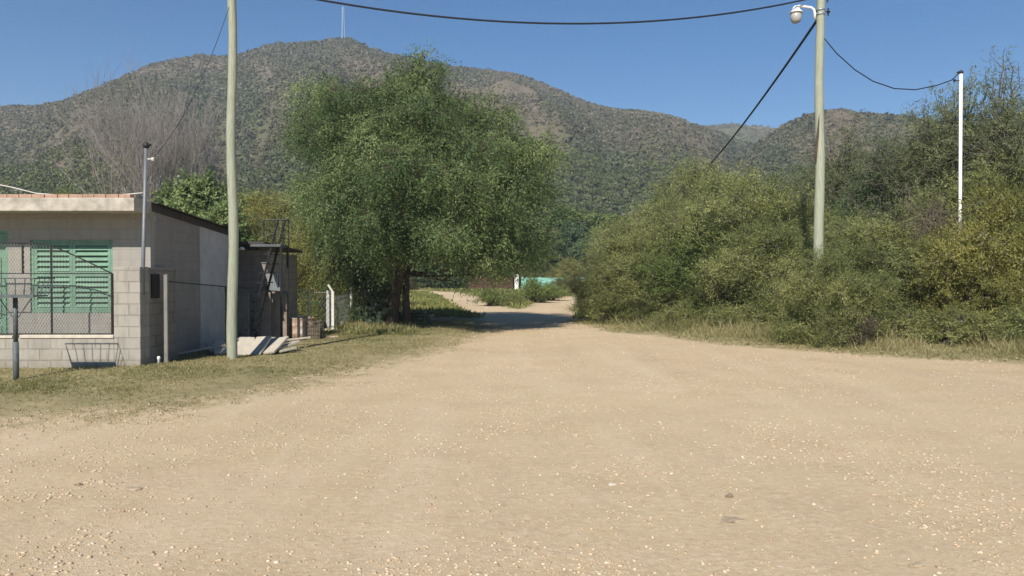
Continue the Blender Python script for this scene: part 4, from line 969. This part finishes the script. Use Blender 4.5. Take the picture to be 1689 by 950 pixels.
m.tube([(X(466, SY), SY, plz), (X(466, SY), SY, Z(364, SY)), (X(466, SY), SY + .55, zt)], .014, 5)
for k in (.3, .6): m.tube([(X(466, SY), SY, plz + (zt - plz) * k), (X(466, SY), SY + .55, plz + (zt - plz) * k)], .01, 5)
f(m, 'guardrail', 'blackm')
# corrugated tin and boards
def panel(name, x0, x1, y, z0, z1, mat, label, cat, step=.06, amp=.012, y1=None):
    o = empty(name, ((x0 + x1) / 2, y, 0), label, cat); m = MB(); n = max(4, int((x1 - x0) / step) * 4); y1 = y if y1 is None else y1; V = []
    for z in (z0, z1):
        for off in (0, .006):
            for i in range(n + 1): t = i / n; V.append((x0 + (x1 - x0) * t - (x0 + x1) / 2, (y1 - y) * t + off + amp * math.sin(t * n * math.pi / 2), z))
    k = n + 1; Fs = [(i, i + 1, 2 * k + i + 1, 2 * k + i) for i in range(n)] + [(k + i + 1, k + i, 3 * k + i, 3 * k + i + 1) for i in range(n)] + [(2 * k + i, 2 * k + i + 1, 3 * k + i + 1, 3 * k + i) for i in range(n)] + [(0, 2 * k, 3 * k, k), (n, k + n, 3 * k + n, 2 * k + n)]
    m.add(V, Fs); m.build('sheet', MAT[mat], o); return o
panel('tin_panel', X(441, 20.1), X(466, 20.1), 20.1, Z(482, 20.1), Z(451, 20.1), 'tin', 'grey corrugated tin sheet above the brown boards under the stair', 'panel')
bo = empty('board_gate', (X(452, 19.9), 19.9, 0), 'brown upright boards closing the gap beside the annex', 'gate'); f = pp(bo, (X(452, 19.9), 19.9, 0)); m = MB(); x0 = X(430, 19.9)
for i in range(5):
    w_ = .135; m.box((x0 + w_ * (i + .5), 19.9 + .006 * (i % 2), (.03 + Z(481, 19.9)) / 2 + .01 * (i % 3)), (w_ - .008, .022, Z(481, 19.9) - .03))
f(m, 'boards', 'wood', bevel=.003); m = MB(); m.bx(x0, x0 + .68, 19.93, 19.96, .35, .43).bx(x0, x0 + .68, 19.93, 19.96, .95, 1.03); f(m, 'battens', 'wood')
# dark netting fence from the pillar to the boards
fa = Vector((X(275, 14.75), 14.75, 0)); fb = Vector((X(474, 19.4), 19.4, 0)); fv = fb - fa; fl = fv.length; fu = fv / fl
nf = empty('netting_fence', tuple(fa), 'dark netting fence with thin posts along the shaded side of the house', 'fence'); f = pp(nf, tuple(fa))
def fz_(s): return Z(464, 14.75) + (Z(482, 19.4) - Z(464, 14.75)) * s / fl
m = MB(); m.tube([fa + Vector((0, 0, fz_(0))), fb + Vector((0, 0, fz_(fl)))], .012, 6); m.tube([fa + Vector((0, 0, .10)), fb + Vector((0, 0, .10))], .005, 4); f(m, 'top_rail', 'blackm')
for s in (0.02, .42 * fl, .62 * fl, .83 * fl, fl): m = MB(); p = fa + fu * s; m.tube([p + Vector((0, 0, -.05)), p + Vector((0, 0, fz_(s)))], .02, 6); f(m, 'post', 'blackm')
m = MB(); wires(m, tuple(fa + Vector((0, 0, 0))), tuple(fu), .08, fz_, fl, .06, .0013); f(m, 'netting', 'greypaint')
gp = MB(); x_, y_ = X(274, 14.6), 14.6; o = gp.box((x_, y_, .85), (.07, .07, 1.75)).build('fence_post', MAT['fpost'], None, bevel=.01, loc=(x_, y_, 0)); tag(o, 'square grey concrete post beside the meter box at the start of the netting fence', 'post')
tp = MB(); p = Vector((X(261, 14.3), 0, 0)); o = tp.lathe((p.x, 14.3, gz1(p.x, 14.3)), [(.022, 0), (.022, .1), (.03, .11), (.028, .15), (.01, .16)], 10).build('tap_pipe', MAT['white'], None, smooth=True, loc=(p.x, 14.3, 0)); tag(o, 'small white pipe stub in the grass at the house corner', 'pipe')

# pile of slabs
rg = random.Random(8)
sl_ = [ # px, d, lift, len, wid, yaw, tilt, label
    (354, 16.9, .10, .50, .30, .55, .55, 'grey slab at the far left end of the pile by the batten'),
    (366, 16.6, .12, .60, .34, .20, .75, 'grey slab leaning just left of the pole, second from the left end'),
    (383, 16.5, .12, .48, .28, .1, .8, 'narrow slab in the pile half hidden by the pole'),
    (404, 16.5, .14, .62, .32, -.05, .85, 'pale slab leaning just right of the pole'),
    (426, 16.5, .15, .64, .34, -.12, .8, 'pale slab, second to the right of the pole'),
    (450, 16.6, .15, .66, .42, -.28, .7, 'widest pale slab in the middle right of the pile'),
    (470, 16.9, .12, .56, .30, -.55, .6, 'pale slab leaning at the right of the pile'),
    (473, 16.6, .05, .40, .14, -.6, .2, 'small slab fallen flat at the right end of the pile'),
    (405, 17.1, .25, .60, .30, .4, .10, 'slab lying level on top of the back of the pile'),
    (436, 17.1, .24, .60, .26, -.3, .12, 'slab lying level at the back right of the pile')]
for px, d, lf, ln, wd, yaw, tilt, lb in sl_:
    m = MB(); m.box((0, 0, 0), (wd, ln, .045)); x = X(px, d); o = m.build('concrete_slab', MAT['slab'], None, bevel=.006)
    o.location = (x, d, gz1(x, d) + lf + .02); o.rotation_euler = (tilt * random.uniform(.35, .75), random.uniform(-.16, .16), yaw + random.uniform(-.25, .25)); tag(o, lb, 'slab', 'broken slabs heaped around the pole')
m = MB(); m.box((0, 0, 0), (1.15, .05, .04)); o = m.build('wooden_batten', MAT['slab'], None, bevel=.003); p = at(322, 578, 16.3); o.location = (p.x, 16.3, p.z); o.rotation_euler = (0, -.14, .5); tag(o, 'pale batten leaning from the wall foot onto the slab pile', 'batten')
m = MB(); m.box((0, 0, 0), (.95, .05, .04)); o = m.build('wooden_batten', MAT['slab'], None, bevel=.003); p = at(478, 560, 18.3); o.location = (p.x, 18.3, gz1(p.x, 18.3) + .15); o.rotation_euler = (0, -.08, .4); tag(o, 'pale batten lying between the slab pile and the rusty drum', 'batten')
# under-pile rubble
for i, (px, d, s) in enumerate([(372, 16.9, .35), (395, 16.8, .4), (425, 16.9, .42), (450, 17, .36)]):
    x = X(px, d); o = rock('rubble', px, 586, s, s * .75, 'rock', 'lump of rubble under the slab pile', 30 + i, 'rubble'); o.location = (x, d, gz1(x, d) + .05); o['group'] = 'rubble under the slabs'

# rusty drum with a wire cage beside it
dd = 20.4; dx = X(497, dd); dz = gz1(dx, dd)
dr = empty('rusty_drum', (dx, dd, dz), 'short rusty drum streaked with white beside the boards', 'drum'); f = pp(dr, (0, 0, 0)); h = .54; r = .33
m = MB(); m.lathe((0, 0, -.02), [(r, 0), (r, .16), (r + .012, .175), (r, .19), (r, .36), (r + .012, .375), (r, .39), (r, h), (r + .012, h + .01), (r + .012, h + .025), (r - .012, h + .025), (r - .015, .1), (.01, .09)], 28); m.build('body', MAT['rust'], dr, smooth=True)
cx_ = X(519, 20.3); cg = empty('wire_crate', (cx_, 20.3, gz1(cx_, 20.3)), 'dark wire crate pressed against the right side of the rusty drum', 'crate')
m = MB(); W2, H2 = .17, .44
for i in range(5):
    z = H2 * i / 4 + .02; m.tube([(-W2, -.2, z), (W2, -.2, z), (W2, .2, z), (-W2, .2, z), (-W2, -.2, z)], .010, 4)
for i in range(7):
    a = -W2 + 2 * W2 * i / 6
    for yy in (-.2, .2): m.tube([(a, yy, 0), (a, yy, H2 + .02)], .008, 4)
m.build('wires', MAT['thorn'], cg); m = MB(); m.bx(-W2 + .02, W2 - .02, -.18, .18, .01, .30); m.build('filling', MAT['thorn'], cg, bevel=.03)
# white pipe frame and fence posts
def bent(px, d, hpx, label, lean=-1, mat='offwhite', w_=.04, top=.2):
    x = X(px, d); z0 = gz1(x, d); zt = Z(hpx, d); m = MB(); c = (x, d, z0)
    m.box((x, d, (z0 + zt) / 2), (w_ * 2, w_ * 2, zt - z0)); m.tube([(x, d, zt - .02), (x + lean * top * .7, d, zt + top)], w_ * .8, 6); o = m.build('fence_post', MAT[mat], None, bevel=.006, loc=c); tag(o, label, 'post'); return o
bent(549, 22.8, 481, 'white bent topped concrete post at the yard corner', -1)
bent(541, 23.2, 486, 'grey bent topped post just left behind the white one', -.3, 'plaster_pale', .045, .12)
bent(621, 33, 489, 'pale bent topped post left of the shade tree trunk', -1, 'offwhite', .07, .35)
x0, x1 = X(474, 23), X(510, 23); gf = empty('pipe_gate', (x0, 23, 0), 'white pipe gate frame with wire netting behind the rusty drum', 'gate'); f = pp(gf, (x0, 23, 0)); g0 = gz1(x0, 23)
m = MB(); m.tube([(x0, 23, g0), (x0, 23, Z(479, 23)), (x1, 23, Z(479, 23)), (x1, 23, g0 + .45)], .022, 8).tube([(x0, 23, g0 + .45), (x1, 23, g0 + .45)], .015, 6); f(m, 'frame', 'offwhite')
m = MB(); wires(m, (x0, 23.01, 0), (1, 0, 0), g0 + .45, lambda s: Z(479, 23), x1 - x0, .09, .0024); f(m, 'netting', 'wire')
x2 = X(549, 22.9); yf = empty('netting_fence', (x1, 23, 0), 'pale wire netting fence between the pipe gate and the white post', 'fence'); f = pp(yf, (x1, 23, 0))
m = MB(); wires(m, (x1, 23.0, 0), (1, 0, 0), g0 + .05, lambda s: Z(482, 23), x2 - x1, .09, .0024); f(m, 'netting', 'wire'); m = MB(); m.tube([(x1, 23, Z(482, 23)), (x2, 22.9, Z(482, 23))], .007, 4); f(m, 'top_wire', 'wire')
bfa = Vector((X(549, 22.9), 22.9, 0)); bfb = Vector((X(621, 33), 33, 0)); bv_ = bfb - bfa; bl_ = bv_.length
sf = empty('netting_fence', tuple(bfa), 'sagging wire netting fence running from the white post back past the shade tree', 'fence'); f = pp(sf, tuple(bfa))
m = MB(); wires(m, tuple(bfa), tuple(bv_ / bl_), .08, lambda q: 1.15, bl_, .16, .0025); f(m, 'netting', 'wire')
for k in (.33, .66): m = MB(); p = bfa + bv_ * k; m.tube([p, p + Vector((0, 0, 1.3))], .04, 6); f(m, 'post', 'offwhite')
def curb(name, xa, ya, xb, yb, h, label):
    m = MB(); a = math.atan2(yb - ya, xb - xa); l = math.hypot(xb - xa, yb - ya); g = gz1((xa + xb) / 2, (ya + yb) / 2); o = m.box((0, 0, h / 2), (l, .14, h)).build(name, MAT['coping'], None, bevel=.01); o.location = ((xa + xb) / 2, (ya + yb) / 2, g - .02); o.rotation_euler.z = a; tag(o, label, 'kerb')
curb('concrete_kerb', X(474, 28), 28, X(588, 29), 29, .16, 'long pale concrete kerb crossing the yard behind the gate')
curb('concrete_kerb', X(512, 22.9), 22.9, X(551, 22.7), 22.7, .12, 'short pale kerb running up to the white bent post')
m = MB(); x = X(570, 28.5); o = m.box((x, 28.5, .42), (.16, .16, .86), taper=.8).build('fence_post', MAT['offwhite'], None, bevel=.01, loc=(x, 28.5, 0)); tag(o, 'short stubby white post behind the long kerb', 'post')
m = MB(); x = X(562, 21.3); o = m.box((0, 0, 0), (.9, .2, .02)).build('rusty_plate', MAT['rust'], None, bevel=.004); x = X(530, 20.6); o.location = (x, 20.6, gz1(x, 20.6) + .03); o.rotation_euler = (.05, 0, .1); tag(o, 'rusty flat plate on the ground right of the drum', 'plate')

# prickly pears at the foot of the shade tree
def cactus(px, d, n, hmax, label, seed):
    rg = random.Random(seed); x = X(px, d); root = empty('prickly_pear', (x, d, gz1(x, d)), label, 'cactus', 'prickly pears around the trunks'); m = MB()
    def pad(p, up, s, lev):
        side = up.orthogonal(); side.rotate(Matrix.Rotation(rg.uniform(0, 6.28), 3, up)); nrm = up.cross(side); c = p + up * s * .55; V = [c + (side * math.cos(a) * s * .38 + up * math.sin(a) * s * .58) for a in np.linspace(0, 2 * math.pi, 12, endpoint=False)]
        VV = [v + nrm * .012 for v in V] + [v - nrm * .012 for v in V] + [c + nrm * .03, c - nrm * .03]
        m.add(VV, [(i, (i + 1) % 12, 24) for i in range(12)] + [(12 + (i + 1) % 12, 12 + i, 25) for i in range(12)] + [(i, 12 + i, 12 + (i + 1) % 12, (i + 1) % 12) for i in range(12)])
        if lev < 3:
            for _ in range(rg.randint(1, 2)): a = rg.uniform(-.9, .9); pad(c + (side * math.sin(a) * .38 + up * math.cos(a) * .5) * s, (up * .7 + side * a + Vector((rg.gauss(0, .2), rg.gauss(0, .2), .3))).normalized(), s * rg.uniform(.75, .95), lev + 1)
    for _ in range(n): pad(Vector((rg.gauss(0, .22), rg.gauss(0, .15), -.02)), Vector((rg.gauss(0, .3), rg.gauss(0, .3), 1)).normalized(), hmax / 2.6, 0)
    m.build('pads', MAT['cactus'], root)
cactus(628, 25.2, 7, .7, 'clump of prickly pear left of the thicker trunk', 1); cactus(681, 25.6, 4, .45, 'small prickly pear right of the thinner trunk', 2); cactus(659, 25.4, 3, .4, 'prickly pear between the two trunks', 3)
# twin thin trunks of the small tree under the shade tree
for i, (px, lb) in enumerate(((593, 'thin forked dark trunk left of the other bare one'), (603, 'thin dark trunk nearer the thick shade tree trunk'))):
    d = 26.2; x = X(px, d); o = empty('sapling', (x, d, gz1(x, d)), lb, 'tree'); rg2 = np.random.default_rng(90 + i); m = MB()
    pts = limb(m, (0, 0, -.1), ((-.1, .2)[i], .1, 2.6), .075, .03, rg2, .08)
    for _ in range(6): limb(m, pts[int(rg2.integers(1, 5))], Vector((rg2.normal() * .5, rg2.normal() * .3, 1.9 + rg2.uniform(0, 1))), .025, .008, rg2, n=5, segs=5)
    m.build('trunk', MAT['bark'], o, smooth=True)

# far brick house, white pillar, turquoise wall
fd = 92; fh = empty('brick_house', (X(805, fd), fd, 0), 'small red brick house glimpsed beyond the track below the shade tree', 'house'); f = pp(fh, (X(805, fd), fd, 0))
m = MB(); m.bx(X(772, fd), X(846, fd), fd, fd + 5, -.1, 1.75); f(m, 'wall', 'farbrick'); m = MB(); m.bx(X(770, fd), X(849, fd), fd - .3, fd + 5.3, 1.76, 1.85); f(m, 'roof', 'roof', bevel=.01)
x = X(852, 88); m = MB(); o = m.bx(x - .22, x + .22, 88, 88.4, -.1, 1.75).bx(x - .27, x + .27, 87.95, 88.45, 1.75, 1.85).build('white_pillar', MAT['white'], None, bevel=.02, loc=(x, 88, 0)); tag(o, 'white square pillar between the brick house and the turquoise wall', 'pillar')
tw = empty('turquoise_wall', (X(918, 89), 89, 0), 'turquoise painted garden wall beyond the grass island', 'wall'); f = pp(tw, (X(918, 89), 89, 0))
m = MB(); m.bx(X(862, 89), X(1010, 89), 89, 89.2, -.1, 1.5); f(m, 'wall_face', 'turq'); m = MB()
for i in range(6): xx = X(862 + i * 28, 89); m.bx(xx - .15, xx + .15, 88.94, 88.998, -.1, 1.58)
f(m, 'piers', 'turq', bevel=.01)
m = MB(); m.bx(X(920, 86), X(945, 86), 86, 86.6, -.1, .45); o = m.build('low_white_wall', MAT['coping'], None, bevel=.02); tag(o, 'low pale wall stub in front of the turquoise wall', 'wall')
# rubble by the right track
for i, (px, py, s) in enumerate([(960, 503, .5), (968, 507, .4), (953, 500, .4)]): 
    o = rock('rubble', px, py, s, s * .5, 'brick', 'reddish rubble lump beside the right track under the thicket', 60 + i, 'rubble'); o['group'] = 'rubble by the right track'

# ------------------------------------------------------------------ haze
hm = bpy.data.materials.new('haze'); hm.use_nodes = True; n = hm.node_tree.nodes; n.clear(); out = n.new('ShaderNodeOutputMaterial'); pv = n.new('ShaderNodeVolumePrincipled')
pv.inputs['Color'].default_value = (.70, .82, 1, 1); pv.inputs['Density'].default_value = .00040; pv.inputs['Anisotropy'].default_value = .0
hm.node_tree.links.new(pv.outputs[0], out.inputs['Volume'])
HAZE = True
if HAZE:
    m = MB(); m.bx(-3600, 3600, -3600, 3600, -5, 215); o = m.build('haze', hm); tag(o, 'thin bluish haze over the valley', 'haze', kind='stuff')
